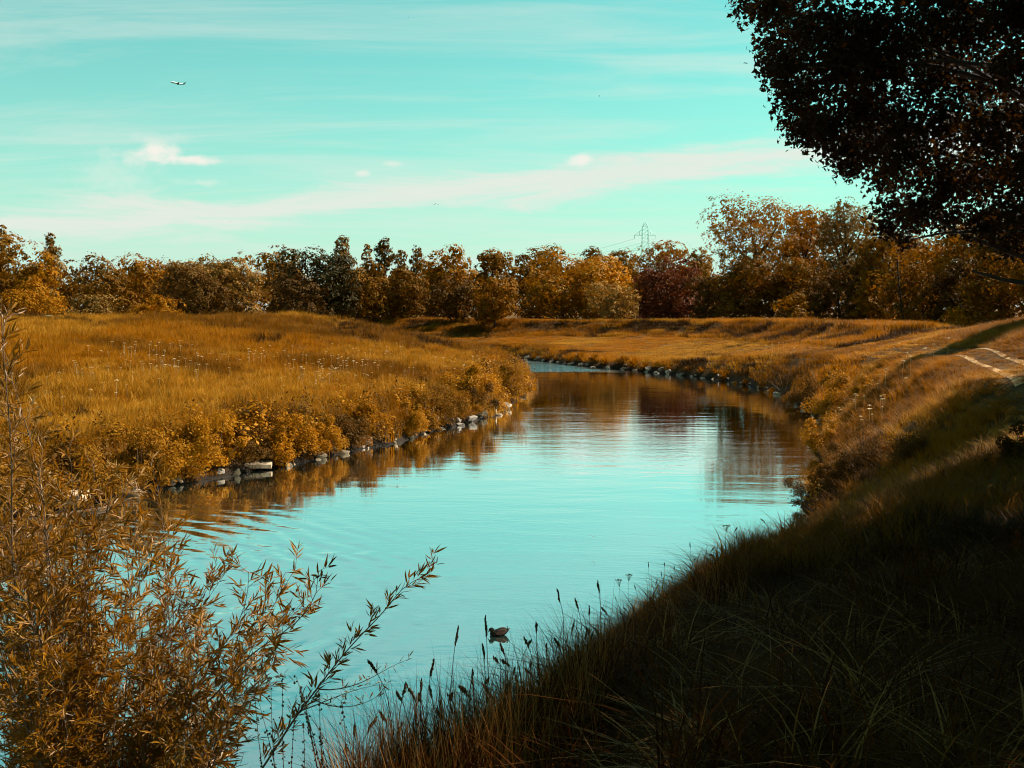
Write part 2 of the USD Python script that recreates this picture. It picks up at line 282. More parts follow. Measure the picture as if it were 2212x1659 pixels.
# behind the levee
for d0, px in [(196, 740), (189, 950), (183, 1100), (179, 1250), (172, 1400), (164, 1550), (150, 1700), (142, 1800), (126, 1900), (112, 1980)]: ctl((*at(px, 690, d0)[:2], 3.2))
ctl((-50, 215, 3.0), (-110, 225, 3.0), (44, 90, 3.6), (42, 62, 4.0), (38, 40, 4.4), (36, 20, 4.6), (36, -20, 4.6))
for a in np.radians(np.arange(-180, 180, 20)): ctl((330 * math.sin(a), 330 * math.cos(a), 3.0))
# right bank: brow, slope, path shelf
BROW = []
for px, y, d in [(780, 1630, 4.4), (900, 1600, 4.6), (1058, 1552, 5.0), (1200, 1490, 5.6), (1300, 1430, 6.3), (1450, 1318, 7.8), (1600, 1195, 11.0), (1720, 1084, 16.0)]:
    q = at(px, y, d) - [0, 0, .34]; BROW.append(q); ctl(q); q0 = at(px + 60, y + 60, d * .8); ctl((q0[0], q0[1], q0[2] - .34))
BROW = np.array([(-1.6, 2.2, 3.6)] + BROW + [(6.7, 23.5, 2.9)])
BROW_L = LineString(BROW[:, :2]); BROW_S = np.r_[0, np.cumsum(np.linalg.norm(np.diff(BROW[:, :2], axis=0), axis=1))]
BROW_P = Polygon(np.vstack([BROW[:, :2], [(6.7, 40), (-60, 40), (-60, -6), (-4, -6)]])); shapely.prepare(BROW_P)
ctl((-1.6, 1.5, 3.9), (-2.4, 3.6, 2.7), (6.9, 24, 2.75), (10.6, 34, 3.5), (15.5, 48, 3.6), (20.5, 60, 3.8))
ctl((1.2, 3, 4.5), (5, 11, 4.15), (8, 18, 4.05), (10, 24, 4.0), (13.2, 33, 4.2), (16, 42, 4.2), (0, 0, 4.85), (3, 0, 5.0), (-4, -2, 4.2), (-12, -6, 4.0))
PATH_C = [on(2600, 960, 4.45), on(2360, 885, 4.4), on(2225, 820, 4.35), on(2140, 793, 4.3), on(2060, 774, 4.2), on(1990, 764, 4.1), on(1925, 757, 3.8), on(1850, 752, 3.3), on(1760, 747, 2.9)]
ctl(*PATH_C)
ctl((11.5, 12, 4.75), (10, 4, 4.95), (9, -10, 5.0))
C = np.array(C)
_cr = np.array(sorted(CREST, key=lambda p: p[0])); CREST_L = LineString(_cr[:, :2])
pl = bez([p[:2] for p in PATH_C], 160)
PATH = LineString(pl)
_rbf = RBFInterpolator(C[:, :2] / 50, C[:, 2], kernel='thin_plate_spline', smoothing=0.01)
def height(xy, detail=True):
    xy = np.asarray(xy, float)[:, :2]; r = np.linalg.norm(xy, axis=1)
    q = np.where(r[:, None] > 330, xy * (330 / np.maximum(r, 1e-6))[:, None], xy)
    B = np.concatenate([_rbf(c / 50) for c in np.array_split(q, max(1, len(q) // 20000))])
    sp = shapely.points(q); cd = shapely.distance(CREST_L, sp)
    B = np.maximum(B, np.interp(q[:, 0], _cr[:, 0], _cr[:, 2]) - .02 - .62 * np.maximum(cd - 1.3, 0))
    bd = shapely.distance(BROW_L, sp); bz = np.interp(shapely.line_locate_point(BROW_L, sp), BROW_S, BROW[:, 2])
    B = np.where(shapely.contains(BROW_P, sp) & (bd < 14), np.minimum(B, bz + .02 - .9 * np.maximum(bd - .15, 0)), B)
    s = shore(xy)
    if detail:
        p3 = np.c_[xy, np.zeros(len(xy))]
        pd = np.clip(shapely.distance(PATH, shapely.points(xy)) / 5 - 0.3, 0.12, 1)
        B = B + ((meshkit.fbm(p3 * 0.22, 3) - .5) * 0.40 + (meshkit.fbm(p3 * 1.1 + 31, 2) - .5) * 0.18) * pd
    sw = np.clip((46 - xy[:, 1]) / 20, 0, 1) * np.clip((xy[:, 1] - 5) / 8, 0, 1) * np.clip((xy[:, 0] + 1) / 6, 0, 1)
    slope = 0.95 - 0.25 * sw
    R = np.where(s > 0, -0.12 + s * slope, np.maximum(-0.12 + s * 0.5, -1.6))
    k = 0.35; h = np.clip(0.5 + 0.5 * (B - R) / k, 0, 1)
    z = B * (1 - h) + R * h - k * h * (1 - h)
    return np.where(r > 330, np.minimum(z, 3.0 + 0 * r), z)
def ground(x, y): return float(height(np.array([[x, y]]))[0])

def build_terrain():
    fa = np.radians(np.r_[np.arange(-180, -34, 4.0), np.arange(-34, 34, 0.22), np.arange(34, 180, 4.0)])
    rr = np.r_[0.0, np.geomspace(0.6, 330, 330), np.geomspace(360, 6000, 14)]
    A, R = np.meshgrid(fa, rr, indexing='ij')
    xy = np.stack([R * np.sin(A), R * np.cos(A)], -1).reshape(-1, 2)
    z = height(xy); n, m = A.shape
    i, j = np.meshgrid(np.arange(n), np.arange(m - 1), indexing='ij'); i2 = (i + 1) % n
    a, b, c, d = i * m + j, i2 * m + j, i2 * m + j + 1, i * m + j + 1
    f = np.concatenate([np.stack([a, c, b], -1).reshape(-1, 3), np.stack([a, d, c], -1).reshape(-1, 3)])
    v = np.c_[xy, z]
    tri = v[f]; area = np.linalg.norm(np.cross(tri[:, 1] - tri[:, 0], tri[:, 2] - tri[:, 0]), axis=1)
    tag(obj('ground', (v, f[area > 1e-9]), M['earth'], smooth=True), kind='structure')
build_terrain()
w = np.array([[-300, -120, 0], [120, -120, 0], [120, 260, 0], [-300, 260, 0.]])
tag(obj('river', (w, np.array([[0, 1, 2], [0, 2, 3]])), water_material()), kind='structure')

# the worn track with its two pale wheel ruts, laid on the ground
def ribbon(line, wl, wr, lift):
    t = np.gradient(line, axis=0); t /= np.linalg.norm(t, axis=1, keepdims=True); nn = np.stack([-t[:, 1], t[:, 0]], 1)
    cols = [line + nn * o[:, None] for o in np.linspace(wl, wr, 5)]
    xy = np.stack(cols, 1).reshape(-1, 2); z = height(xy) + lift
    f = []
    for i in range(len(line) - 1):
        for j in range(4):
            a = i * 5 + j; f += [(a, a + 1, a + 6), (a, a + 6, a + 5)]
    return np.c_[xy, z], np.array(f)
k = np.arange(160.0)
nz = _j(np.c_[k * .22, k * 0, k * 0 + 3]) * .45
fade = np.clip((64 - k) / 25, 0, 1)
for o, s in ((-0.5, 1), (0.5, 2)):
    wv = (0.09 + .14 * _j(np.c_[k * .10, k * 0 + s, k * 0 + 11])) * fade
    keep = (k < 62) & (pl[:, 1] > 31)
    v, f = ribbon(pl[keep], (o - wv)[keep], (o + wv)[keep], 0.012)
    tag(obj('track', (v, f), M['dirt'], smooth=True), kind='structure')


# ------------------------------------------------------------------ trees beyond the levees
def sphere_pts(n, rng):
    v = rng.normal(size=(n, 3)); return unit(v)
def crown_boughs(kind, rx, H, rng):
    """centres and radii of the leafy boughs that make a crown"""
    if kind == 'spire':
        nb = 26; t = np.linspace(0.10, 0.97, nb); prof = np.sin(np.pi * np.clip(t, 0, 1) ** 0.8) ** 0.6 * (1.05 - 0.5 * t)
        a = rng.uniform(0, 6.28, nb)
        c = np.c_[np.cos(a) * rx * .55 * prof, np.sin(a) * rx * .55 * prof, t * H]
        return c, rx * (0.25 + .40 * prof) * rng.uniform(.8, 1.15, nb)
    lo, nb = {'round': (0.04, 34), 'bush': (0.0, 20), 'open': (0.26, 34), 'tall': (0.02, 38)}[kind]
    cz = H * (1 + lo) / 2; rz = H * (1 - lo) / 2
    i = np.arange(nb) + .5; ph = np.arccos(1 - 2 * i / nb); th = np.pi * (1 + 5 ** .5) * i + rng.uniform(0, 6)
    d = np.c_[np.cos(th) * np.sin(ph), np.sin(th) * np.sin(ph), np.cos(ph)] + rng.normal(size=(nb, 3)) * .16
    q = rng.uniform(.56, .76, nb) if kind != 'open' else rng.uniform(.46, .78, nb); q[0] = .6; q[1:3] = .66
    c = d * q[:, None] * [rx, rx, rz] + [0, 0, cz]
    r = rng.uniform(.29, .46, nb) * min(rx, rz * 1.2) * (0.95 if kind == 'open' else 1)
    return c, r
def make_tree(name, label, cat, base, H, rx, kind, mat, n, leaf, rng, lean=0.0, group=None, along=None, trunk_r=None, inner=0.12, trunk='bark'):
    t = thing(name, label, cat, base, group=group)
    c, r = crown_boughs(kind, rx, H, rng)
    c[:, 0] += lean * (c[:, 2] / H) ** 2 * H
    p = r ** 2 * rng.uniform(.75, 1.25, len(r)); nc = max(60, n // 11); k = rng.choice(len(c), nc, p=p / p.sum())
    d = sphere_pts(nc, rng); own = rng.integers(0, nc, n); k, d = k[own], unit(d[own] + rng.normal(size=(n, 3)) * np.minimum(.14, .30 / np.maximum(r[k[own]], .3))[:, None])
    rad = r[k] * np.where(rng.random(n) < .93, (.72 + .36 * rng.random(nc))[own] + rng.normal(size=n) * .03, rng.uniform(1.0, 1.22, n))
    pos = c[k] + d * rad[:, None] * [1, 1, .82]
    m = int(n * inner); pos[:m] = c[k[:m]] * [.6, .6, 1] + d[:m] * r[k[:m], None] * .9
    nr = d + rng.normal(size=(n, 3)) * .26 + [0, 0, .15]
    ok = pos[:, 2] > 0.12
    al = None if along is None else np.tile(np.asarray(along, float), (ok.sum(), 1))
    sz = leaf * rng.uniform(.6, 1.35, ok.sum())
    tr = trunk_r or 0.018 * H + .05
    hh = .62 * H if kind != 'bush' else .4 * H
    mb = MB(); top = np.array([lean * .35 * H, 0, hh])
    zz = np.linspace(0, 1, 7)
    mb.add(*tube(np.c_[top[0] * zz ** 2 + np.sin(zz * 5) * tr * .8, np.cos(zz * 4) * tr * .6, -0.4 + zz * (hh + .4)], tr * (1.25 - .85 * zz)))
    for q in rng.choice(len(c), min(len(c), 14 if kind == 'open' else 7), replace=False):
        z0 = min(c[q, 2] * .72, hh * .95); f0 = z0 / hh
        s0 = np.array([top[0] * f0 ** 2, 0, z0]); mid = (s0 + c[q]) / 2 + [0, 0, -.04 * H]
        mb.add(*tube([s0, mid, c[q]], [tr * .42, tr * .28, tr * .1], 5))
    obj('trunk', mb.get(), M[trunk], t, smooth=True)
    obj('crown', cards(pos[ok], nr[ok], sz, rng, .62, al), M[mat], t)
    return t
# (name, x of the middle, y of the top, width, distance, kind, foliage, lean, label)
TREES = [
 ('poplar_tree', 6, 478, 34, 236, 'spire', 'grey', .02, 'dark spire of a poplar tip rising over the leftmost rounded tree'),
 ('broadleaf_tree', 22, 512, 165, 170, 'round', 'brown', 0, 'big rounded orange-brown tree at the left end of the tree line'),
 ('broadleaf_tree', 92, 548, 92, 165, 'round', 'orange', 0, 'orange tree in front of the lone grey poplar on the left'),
 ('poplar_tree', 110, 507, 46, 240, 'spire', 'grey', .02, 'lone tall grey poplar standing clear of the trees on the left'),
 ('bush', 50, 622, 190, 142, 'bush', 'orange', 0, 'broad bright orange bush in front of the leftmost trees'),
 ('bush', 196, 630, 112, 140, 'bush', 'pale', 0, 'pale beige feathery bush beside the bright orange one on the left'),
 ('broadleaf_tree', 212, 553, 152, 172, 'round', 'brown', 0, 'domed brown tree with a dark front behind the pale beige bush'),
 ('broadleaf_tree', 306, 560, 118, 190, 'round', 'orange', 0, 'ragged orange tree between the two domed trees on the left'),
 ('bush', 331, 640, 100, 145, 'bush', 'orange', 0, 'low bright orange bush between the two domed trees on the left'),
 ('broadleaf_tree', 386, 556, 120, 235, 'round', 'grey', 0, 'greyish tree peeping over behind the darker domed tree'),
 ('broadleaf_tree', 424, 572, 130, 165, 'round', 'dusk', 0, 'dark domed tree with an orange right flank on the left'),
 ('broadleaf_tree', 458, 547, 110, 250, 'round', 'grey', 0, 'feathery pale treetop behind the drooping brown tree'),
 ('broadleaf_tree', 510, 552, 118, 178, 'round', 'grey', 0, 'drooping brown tree beside the gap of sky left of the dark clump'),
 ('broadleaf_tree', 606, 538, 96, 190, 'tall', 'brown', 0, 'brown tree at the left edge of the dark central clump'),
 ('broadleaf_tree', 690, 540, 150, 172, 'round', 'pine', 0, 'very dark greenish tree with loose twigs poking out on top'),
 ('broadleaf_tree', 640, 590, 110, 164, 'round', 'dusk', 0, 'dark low tree left of the very dark greenish one'),
 ('poplar_tree', 745, 514, 56, 246, 'spire', 'grey', -.04, 'leftmost of the wind-bent grey poplars above the middle trees'),
 ('poplar_tree', 789, 529, 34, 250, 'spire', 'grey', .03, 'thin grey poplar between two taller wind-bent ones'),
 ('poplar_tree', 824, 514, 50, 244, 'spire', 'dusk', .05, 'tallest dark poplar bent by the wind above the middle trees'),
 ('poplar_tree', 858, 535, 42, 248, 'spire', 'grey', .05, 'short grey poplar leaning right beside the tallest dark one'),
 ('poplar_tree', 892, 532, 44, 242, 'spire', 'brown', .06, 'rightmost wind-bent brown poplar with twiggy top'),
 ('broadleaf_tree', 785, 572, 102, 176, 'tall', 'brown', 0, 'soft brown tree standing below the row of wind-bent poplars'),
 ('broadleaf_tree', 872, 578, 100, 180, 'tall', 'brown', 0, 'second soft brown tree below the poplars, right of the first'),
 ('conifer', 930, 558, 30, 262, 'spire', 'pine', 0, 'small dark green conifer tip seen in a gap between treetops'),
 ('broadleaf_tree', 966, 528, 112, 196, 'tall', 'orange', .02, 'tall orange-brown tree with pointed top left of centre'),
 ('broadleaf_tree', 1066, 516, 86, 205, 'tall', 'brown', .02, 'tall twiggy brown tree just left of the picture centre'),
 ('broadleaf_tree', 985, 602, 96, 172, 'round', 'dusk', 0, 'dark low tree left of the round orange one on the levee'),
 ('broadleaf_tree', 1066, 597, 92, 166, 'round', 'orange', 0, 'small round bright orange tree right behind the levee'),
 ('broadleaf_tree', 1172, 526, 124, 215, 'round', 'brown', 0, 'flat-topped brown tree behind the golden pair at centre'),
 ('broadleaf_tree', 1213, 552, 190, 182, 'round', 'gold', 0, 'wide dense tree with golden top at centre, left of a pair'),
 ('broadleaf_tree', 1300, 548, 128, 180, 'round', 'gold', 0, 'golden topped tree at centre, right of a pair'),
 ('bush', 1327, 610, 104, 168, 'bush', 'pale', 0, 'pale straw-coloured bush under the golden pair at centre'),
 ('broadleaf_tree', 1282, 530, 90, 290, 'tall', 'brown', 0, 'far brown treetops behind the golden pair, left half'),
 ('broadleaf_tree', 1345, 532, 80, 290, 'tall', 'brown', 0, 'far brown treetops behind the golden pair, right half'),
 ('broadleaf_tree', 1432, 510, 128, 210, 'round', 'orange', 0, 'domed orange tree standing under the electricity pylon'),
 ('broadleaf_tree', 1450, 566, 128, 180, 'round', 'red', 0, 'purple-red tree below the domed orange one'),
 ('broadleaf_tree', 1510, 530, 80, 240, 'tall', 'brown', 0, 'far brown tree in the dip left of the tall open trees'),
 ('broadleaf_tree', 1396, 600, 90, 190, 'round', 'dusk', 0, 'dark tree filling the gap left of the purple-red one'),
 ('broadleaf_tree', 1542, 592, 100, 172, 'round', 'dusk', 0, 'dark low tree between the purple-red and the tall open one'),
 ('open_tree', 1632, 426, 205, 168, 'open', 'orange', 0, 'tall spreading orange tree with sky between its limbs'),
 ('broadleaf_tree', 1618, 545, 150, 160, 'round', 'brown', 0, 'dark brown tree under the tall spreading orange one'),
 ('open_tree', 1738, 432, 130, 172, 'open', 'orange', 0, 'thin orange tree right of the tall spreading one'),
 ('open_tree', 1826, 418, 140, 164, 'open', 'pale', 0, 'tall tree with pale glinting leaves and bare forking limbs'),
 ('broadleaf_tree', 1722, 560, 130, 158, 'tall', 'brown', 0, 'brown tree filling the wood below the thin orange one'),
 ('broadleaf_tree', 1812, 575, 124, 152, 'tall', 'dusk', 0, 'dark tree below the pale glinting one'),
 ('bush', 1714, 628, 70, 146, 'bush', 'gold', 0, 'golden bush at the foot of the tall trees on the right'),
 ('open_tree', 1905, 470, 120, 150, 'open', 'brown', 0, 'brown woodland tree left of the hanging dark branches'),
 ('broadleaf_tree', 1900, 570, 110, 146, 'tall', 'orange', 0, 'orange tree behind the thin leaning trunk on the right'),
 ('open_tree', 1985, 500, 130, 136, 'open', 'orange', 0, 'orange woodland tree under the lowest dark hanging bough'),
 ('broadleaf_tree', 1985, 560, 130, 126, 'tall', 'brown', 0, 'brown leafy tree with dark stems, right of the leaning trunk'),
 ('open_tree', 2075, 480, 140, 118, 'open', 'orange', 0, 'orange tree glowing behind the shade tree on the right'),
 ('broadleaf_tree', 2075, 560, 130, 112, 'tall', 'dusk', 0, 'dark woodland tree second from the right edge'),
 ('open_tree', 2165, 450, 150, 104, 'open', 'brown', 0, 'brown woodland tree near the right edge behind the levee'),
 ('broadleaf_tree', 2160, 545, 140, 98, 'tall', 'brown', 0, 'brown leafy tree with trunk by the end of the levee'),
 ('broadleaf_tree', 2262, 470, 150, 92, 'tall', 'orange', 0, 'orange woodland tree at the right edge of the picture'),
 ('bush', 2085, 655, 80, 104, 'bush', 'gold', 0, 'small golden bush low among the dark trunks on the right'),
]
for i, (nm, px, py, wd, d, kind, mt, lean, lab) in enumerate(TREES):
    rng = np.random.default_rng(100 + i)
    b = at(px, 690, d); z0 = ground(b[0], b[1]) - .15
    H = (at(px, py, d)[2] - z0) * (1.05 if kind in ('round', 'tall', 'open') else 1.0); rx = wd * (.8 if kind == 'spire' else .59) * d / F
    leaf = {'spire': .42, 'bush': .34, 'open': .36}.get(kind, .42) * (d / 180) ** .5
    area = 4 * rx * H if kind != 'open' else 3.4 * rx * H
    n = int(np.clip(area / leaf ** 2 * (6.5 if kind == 'spire' else 6.6), 2500, 13500))
    along = (.12 if lean >= 0 else -.12, 0, 1.0) if kind == 'spire' else None
    make_tree(nm, lab, {'bush': 'bush', 'poplar_tree': 'poplar', 'conifer': 'conifer'}.get(nm, 'tree'), (b[0], b[1], z0), H, rx, kind, mt, n, leaf, rng, lean, along=along)
# the wood far behind closes the gaps between them
rng = np.random.default_rng(55); P_, N_, S_ = [], [], []
for px in range(-420, 2500, 20):
    d = rng.uniform(330, 420); b = at(px, 690, d); H = (668 + 30 - rng.uniform(585, 622)) * d / F + 2.5; rx = rng.uniform(3.5, 6)
    c, r = crown_boughs('round', rx, H, rng); k = rng.choice(len(c), 600); dd = sphere_pts(600, rng)
    P_.append(c[k] + dd * r[k, None] * rng.uniform(.7, 1.1, (600, 1)) + [b[0], b[1], 2.8]); N_.append(dd + [0, 0, .3])
pp = np.vstack(P_); tag(obj('distant_woodland', cards(pp, np.vstack(N_), rng.uniform(.6, 1.2, len(pp)), rng), M['brown']), 'brown wood far beyond the levee trees, closing the gaps between them', 'woodland', kind='stuff')
# thin leaning trunk
b = at(1962, 690, 124); z0 = ground(b[0], b[1]) - .2
t = thing('leaning_tree', 'thin bare trunk leaning left among the orange trees on the right', 'tree', (b[0], b[1], z0))
tp = at(1938, 545, 124) - [b[0], b[1], z0]; mb = MB()
mb.add(*tube(bez([(0, 0, 0), tp * [.5, .5, .5] + [-.25, 0, 0], tp], 8), np.linspace(.16, .07, 8)))
for f_, dx in ((.6, -.9), (.72, 1.0), (.85, -.7)): mb.add(*tube([tp * f_, tp * f_ + [dx * .5, .2, .6], tp * f_ + [dx, .3, 1.0]], [.05, .04, .02], 5))
obj('trunk', mb.get(), M['bark'], t, smooth=True)
rng = np.random.default_rng(3); q = tp * rng.uniform(.75, 1.08, (260, 1)) + rng.normal(size=(260, 3)) * [.7, .7, .5]
obj('crown', cards(q, rng.normal(size=(260, 3)), rng.uniform(.15, .3, 260), rng), M['orange'], t)

# ------------------------------------------------------------------ grass
def blades(n, rad, rng, w=.012, seg=3, bend=.45, hmin=.55, droop=.35, wind=(0.10, 0.0)):
    """a tuft of n curved tapering blades, about one metre tall at full height"""
    a = rng.uniform(0, 6.283, n); r = rad * np.sqrt(rng.random(n)); base = np.c_[np.cos(a) * r, np.sin(a) * r]
    h = rng.uniform(hmin, 1.0, n); az = rng.uniform(0, 6.283, n); bd = bend * rng.uniform(.2, 1.2, n) * h
    ww = w * rng.uniform(.6, 1.3, n); t = np.linspace(0, 1, seg + 1)
    out = np.stack([np.cos(az), np.sin(az)], 1); side = np.stack([-np.sin(az), np.cos(az)], 1)
    x = base[:, None] + out[:, None] * (bd[:, None] * t ** 2)[..., None] + np.array(wind) * (h[:, None] * t ** 2)[..., None]
    z = h[:, None] * t * (1 - droop * bd[:, None] * t ** 2)
    prof = ww[:, None] * (1 - t ** 1.6) * .5
    l = np.concatenate([x + side[:, None] * prof[..., None], z[..., None]], 2)[:, :, :]; r_ = np.concatenate([x - side[:, None] * prof[..., None], z[..., None]], 2)
    v = np.stack([l, r_], 2).reshape(n, -1, 3); m = 2 * (seg + 1); f = []
    for k in range(seg):
        q = 2 * k; f += [(q, q + 1, q + 3), (q, q + 3, q + 2)] if k < seg - 1 else [(q, q + 1, q + 2)]
    f = np.array(f)
    return v.reshape(-1, 3), (np.arange(n)[:, None, None] * m + f[None]).reshape(-1, 3)
def heads(n, rad, rng, size=.05, lo=.8, hi=1.15):
    """loose seed heads above a tuft"""
    a = rng.uniform(0, 6.283, n); r = rad * np.sqrt(rng.random(n))
    p = np.c_[np.cos(a) * r, np.sin(a) * r, rng.uniform(lo, hi, n)]
    return cards(p, rng.normal(size=(n, 3)) * [1, 1, .2], size * rng.uniform(.6, 1.4, n), rng, .3, np.tile([.2, 0, 1.], (n, 1)))
def scatter(name, protos, pos, idx, rot, scl, label, cat, tilt=None):
    pi = UsdGeom.PointInstancer.Define(stage, path(name)); base = str(pi.GetPath()); t = []
    for i, (mesh, mat) in enumerate(protos):
        usdkit.mesh(stage, f'{base}/tuft_{i:03d}', mesh, M[mat]); t.append(Sdf.Path(f'{base}/tuft_{i:03d}'))
    pi.CreatePrototypesRel().SetTargets(t)
    pi.CreateProtoIndicesAttr(Vt.IntArray.FromNumpy(np.asarray(idx, np.int32)))
    pi.CreatePositionsAttr(Vt.Vec3fArray.FromNumpy(np.asarray(pos, np.float32)))
    pi.CreateScalesAttr(Vt.Vec3fArray.FromNumpy(np.asarray(scl, np.float32)))
    c, s = np.cos(rot / 2), np.sin(rot / 2)
    pi.CreateOrientationsAttr(Vt.QuathArray([Gf.Quath(float(a), Gf.Vec3h(0, 0, float(b))) for a, b in zip(c, s)]))
    return tag(pi.GetPrim(), label, cat, kind='stuff')
def sample(x0, x1, y0, y1, dens, rng, slo=0.25, margin=3.0, kx=.49):
    n = int((x1 - x0) * (y1 - y0) * dens); p = rng.uniform((x0, y0), (x1, y1), (n, 2))
    p = p[np.abs(p[:, 0]) < kx * p[:, 1] + margin]
    s = shore(p); keep = s > slo
    return p[keep], s[keep]
def side_left(p):
    """which points lie on the meadow side of the river"""
    return shapely.distance(LineString(L_line), shapely.points(p)) < shapely.distance(LineString(R_line), shapely.points(p))
GR = ['grass_gold', 'grass_brown', 'grass_straw', 'grass_dark']
def pick(p, rng, w, scale=.09, seed=0):
    """tuft colour by patches of the ground"""
    q = np.c_[p * scale, np.zeros(len(p))]
    sc = np.stack([meshkit.fbm(q + 17 * i + seed, 3) + np.log(w[i]) * .10 + rng.normal(size=len(p)) * .05 for i in range(len(w))], 1)
    return sc.argmax(1)
# the meadow inside the bend
rng = np.random.default_rng(21)
mid = [(lambda r, g: (blades(46, .42, r, .022, 3, .5), g))(np.random.default_rng(200 + i), GR[i % 4]) for i in range(8)]
p, s = sample(-66, 8, 26, 122, 5.5, rng, .5); k = side_left(p); p, s = p[k], s[k]
hh = np.clip(.34 + .10 * s, .3, .74) * np.clip(.25 + 1.5 * meshkit.fbm(np.c_[p * .4, p[:, :1] * 0], 3), .4, 1.5) * rng.uniform(.65, 1.25, len(p))
idx = pick(p, rng, [1.3, 1.7, .9, .62], .11) + 4 * rng.integers(0, 2, len(p))
wd = rng.uniform(.8, 1.3, len(p))
scatter('meadow_grass', mid, np.c_[p, height(p) - .03], idx, rng.uniform(0, 6.28, len(p)) * 0 + rng.normal(size=len(p)) * .8, np.c_[wd, wd, hh], 'tall golden grass of the meadow inside the river bend', 'grass')
p, s = sample(-40, 8, 22, 104, 5, rng, .2); k = side_left(p) & (s < 5); p, s = p[k], s[k]
hh = rng.uniform(.5, 1.15, len(p)) * np.clip(2.4 * meshkit.fbm(np.c_[p * .5, p[:, :1] * 0 + 8], 2) - .35, .3, 1.2); wd = rng.uniform(.7, 1.2, len(p))
scatter('bank_reeds', mid, np.c_[p, height(p) - .05], pick(p, rng, [1.2, 1.4, .8, .9], .3, 60) + 4 * rng.integers(0, 2, len(p)), rng.uniform(0, 6.28, len(p)), np.c_[wd, wd, hh], 'long rank grass hanging over the edge of the left bank', 'grass')
# the levee and berm on the far side
far = [(lambda r, g: (blades(60, .8, r, .034, 2, .5), g))(np.random.default_rng(220 + i), GR[i % 4]) for i in range(8)]
p, s = sample(-70, 62, 62, 200, 3.2, rng, .7); k = ~side_left(p); p, s = p[k], s[k]
dp = shapely.distance(PATH, shapely.points(p))
n_ = meshkit.fbm(np.c_[p * .3, p[:, :1] * 0], 2)
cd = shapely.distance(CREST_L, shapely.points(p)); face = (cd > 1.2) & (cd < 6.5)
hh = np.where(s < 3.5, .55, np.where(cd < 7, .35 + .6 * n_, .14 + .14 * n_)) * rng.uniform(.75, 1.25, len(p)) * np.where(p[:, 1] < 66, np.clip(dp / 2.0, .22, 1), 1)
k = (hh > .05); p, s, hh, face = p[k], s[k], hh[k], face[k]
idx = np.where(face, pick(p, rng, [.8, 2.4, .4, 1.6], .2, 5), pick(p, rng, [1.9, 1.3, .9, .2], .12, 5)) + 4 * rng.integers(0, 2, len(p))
wd = rng.uniform(.8, 1.3, len(p))
scatter('levee_grass', far, np.c_[p, height(p) - .03], idx, rng.normal(size=len(p)) * .8, np.c_[wd, wd, hh], 'golden grass on the far levee and its berm', 'grass')
# the right bank below the track
mr = [(lambda r, g: (blades(44, .28, r, .014, 3, .6), g))(np.random.default_rng(240 + i), GR[i % 4]) for i in range(8)]
p, s = sample(0, 36, 11, 66, 12, rng, .35, 3); k = ~side_left(p) & (height(p) > .05); p, s = p[k], s[k]
dp = shapely.distance(PATH, shapely.points(p))
hh = rng.uniform(.35, .62, len(p)) * (.6 + .7 * meshkit.fbm(np.c_[p * .5, p[:, :1] * 0], 2)) * np.clip((dp - .1) / 2.0, .20, 1)
k = (np.abs(dp - .5) > .16) | (rng.random(len(p)) < .5); p, s, hh = p[k], s[k], hh[k]
idx = pick(p, rng, [1.5, 1.5, .6, .5], .2, 9) + 4 * rng.integers(0, 2, len(p))
wd = rng.uniform(.8, 1.3, len(p))
scatter('bank_grass', mr, np.c_[p, height(p) - .03], idx, rng.uniform(0, 6.28, len(p)), np.c_[wd, wd, hh], 'grass on the sloping right bank between the track and the river', 'grass')
# the shaded foreground
nr_ = [(lambda r, g: (blades(30, .17, r, .0105, 5, .95, .25, .5, (.10, .05)), g))(np.random.default_rng(260 + i), ['grass_shaded_dark', 'grass_shaded', 'grass_shaded', 'grass_shaded_dark', 'grass_shaded', 'grass_shaded_dark', 'bleached', 'grass_shaded'][i]) for i in range(8)]
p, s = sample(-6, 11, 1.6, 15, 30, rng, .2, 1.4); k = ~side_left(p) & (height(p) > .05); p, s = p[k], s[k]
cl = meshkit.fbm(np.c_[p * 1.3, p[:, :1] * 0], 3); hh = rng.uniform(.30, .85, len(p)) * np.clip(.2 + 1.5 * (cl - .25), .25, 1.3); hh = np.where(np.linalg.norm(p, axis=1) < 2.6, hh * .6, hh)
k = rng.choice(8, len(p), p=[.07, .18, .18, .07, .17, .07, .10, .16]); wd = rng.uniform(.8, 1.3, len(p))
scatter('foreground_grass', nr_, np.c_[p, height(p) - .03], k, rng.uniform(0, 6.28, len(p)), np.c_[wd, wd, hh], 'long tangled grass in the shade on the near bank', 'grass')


# ------------------------------------------------------------------ the big shade tree on the right, its boughs hanging into the picture
def maple_leaf():
    a = np.radians([-90, -50, -28, 5, 28, 58, 90, 122, 152, 175, 208, 230]); r = np.array([.35, .55, .38, 1.0, .5, .62, 1.15, .62, .5, 1.0, .38, .55])
    v = np.c_[np.cos(a) * r, np.sin(a) * r, -.18 * r ** 2]; v = np.vstack([[0, 0, 0], v]); v[:, :2] *= .5
    return v, np.array([(0, i + 1, (i + 1) % 12 + 1) for i in range(12)])
def place(shape, pos, nrm, size, rng, along=None):
    """many copies of a small leaf shape as one mesh"""
    v, f = shape; n = len(pos); nrm = unit(nrm)
    r = rng.normal(size=(n, 3)) if along is None else along + rng.normal(size=(n, 3)) * .3
    y = unit(r - nrm * (r * nrm).sum(1, keepdims=True)); x = np.cross(y, nrm)
    s = np.broadcast_to(size, n)[:, None, None]
    out = pos[:, None] + s * (v[None, :, :1] * x[:, None] + v[None, :, 1:2] * y[:, None] + v[None, :, 2:] * nrm[:, None])
    return out.reshape(-1, 3), (np.arange(n)[:, None, None] * len(v) + f[None]).reshape(-1, 3)
rng = np.random.default_rng(77)
BO = []
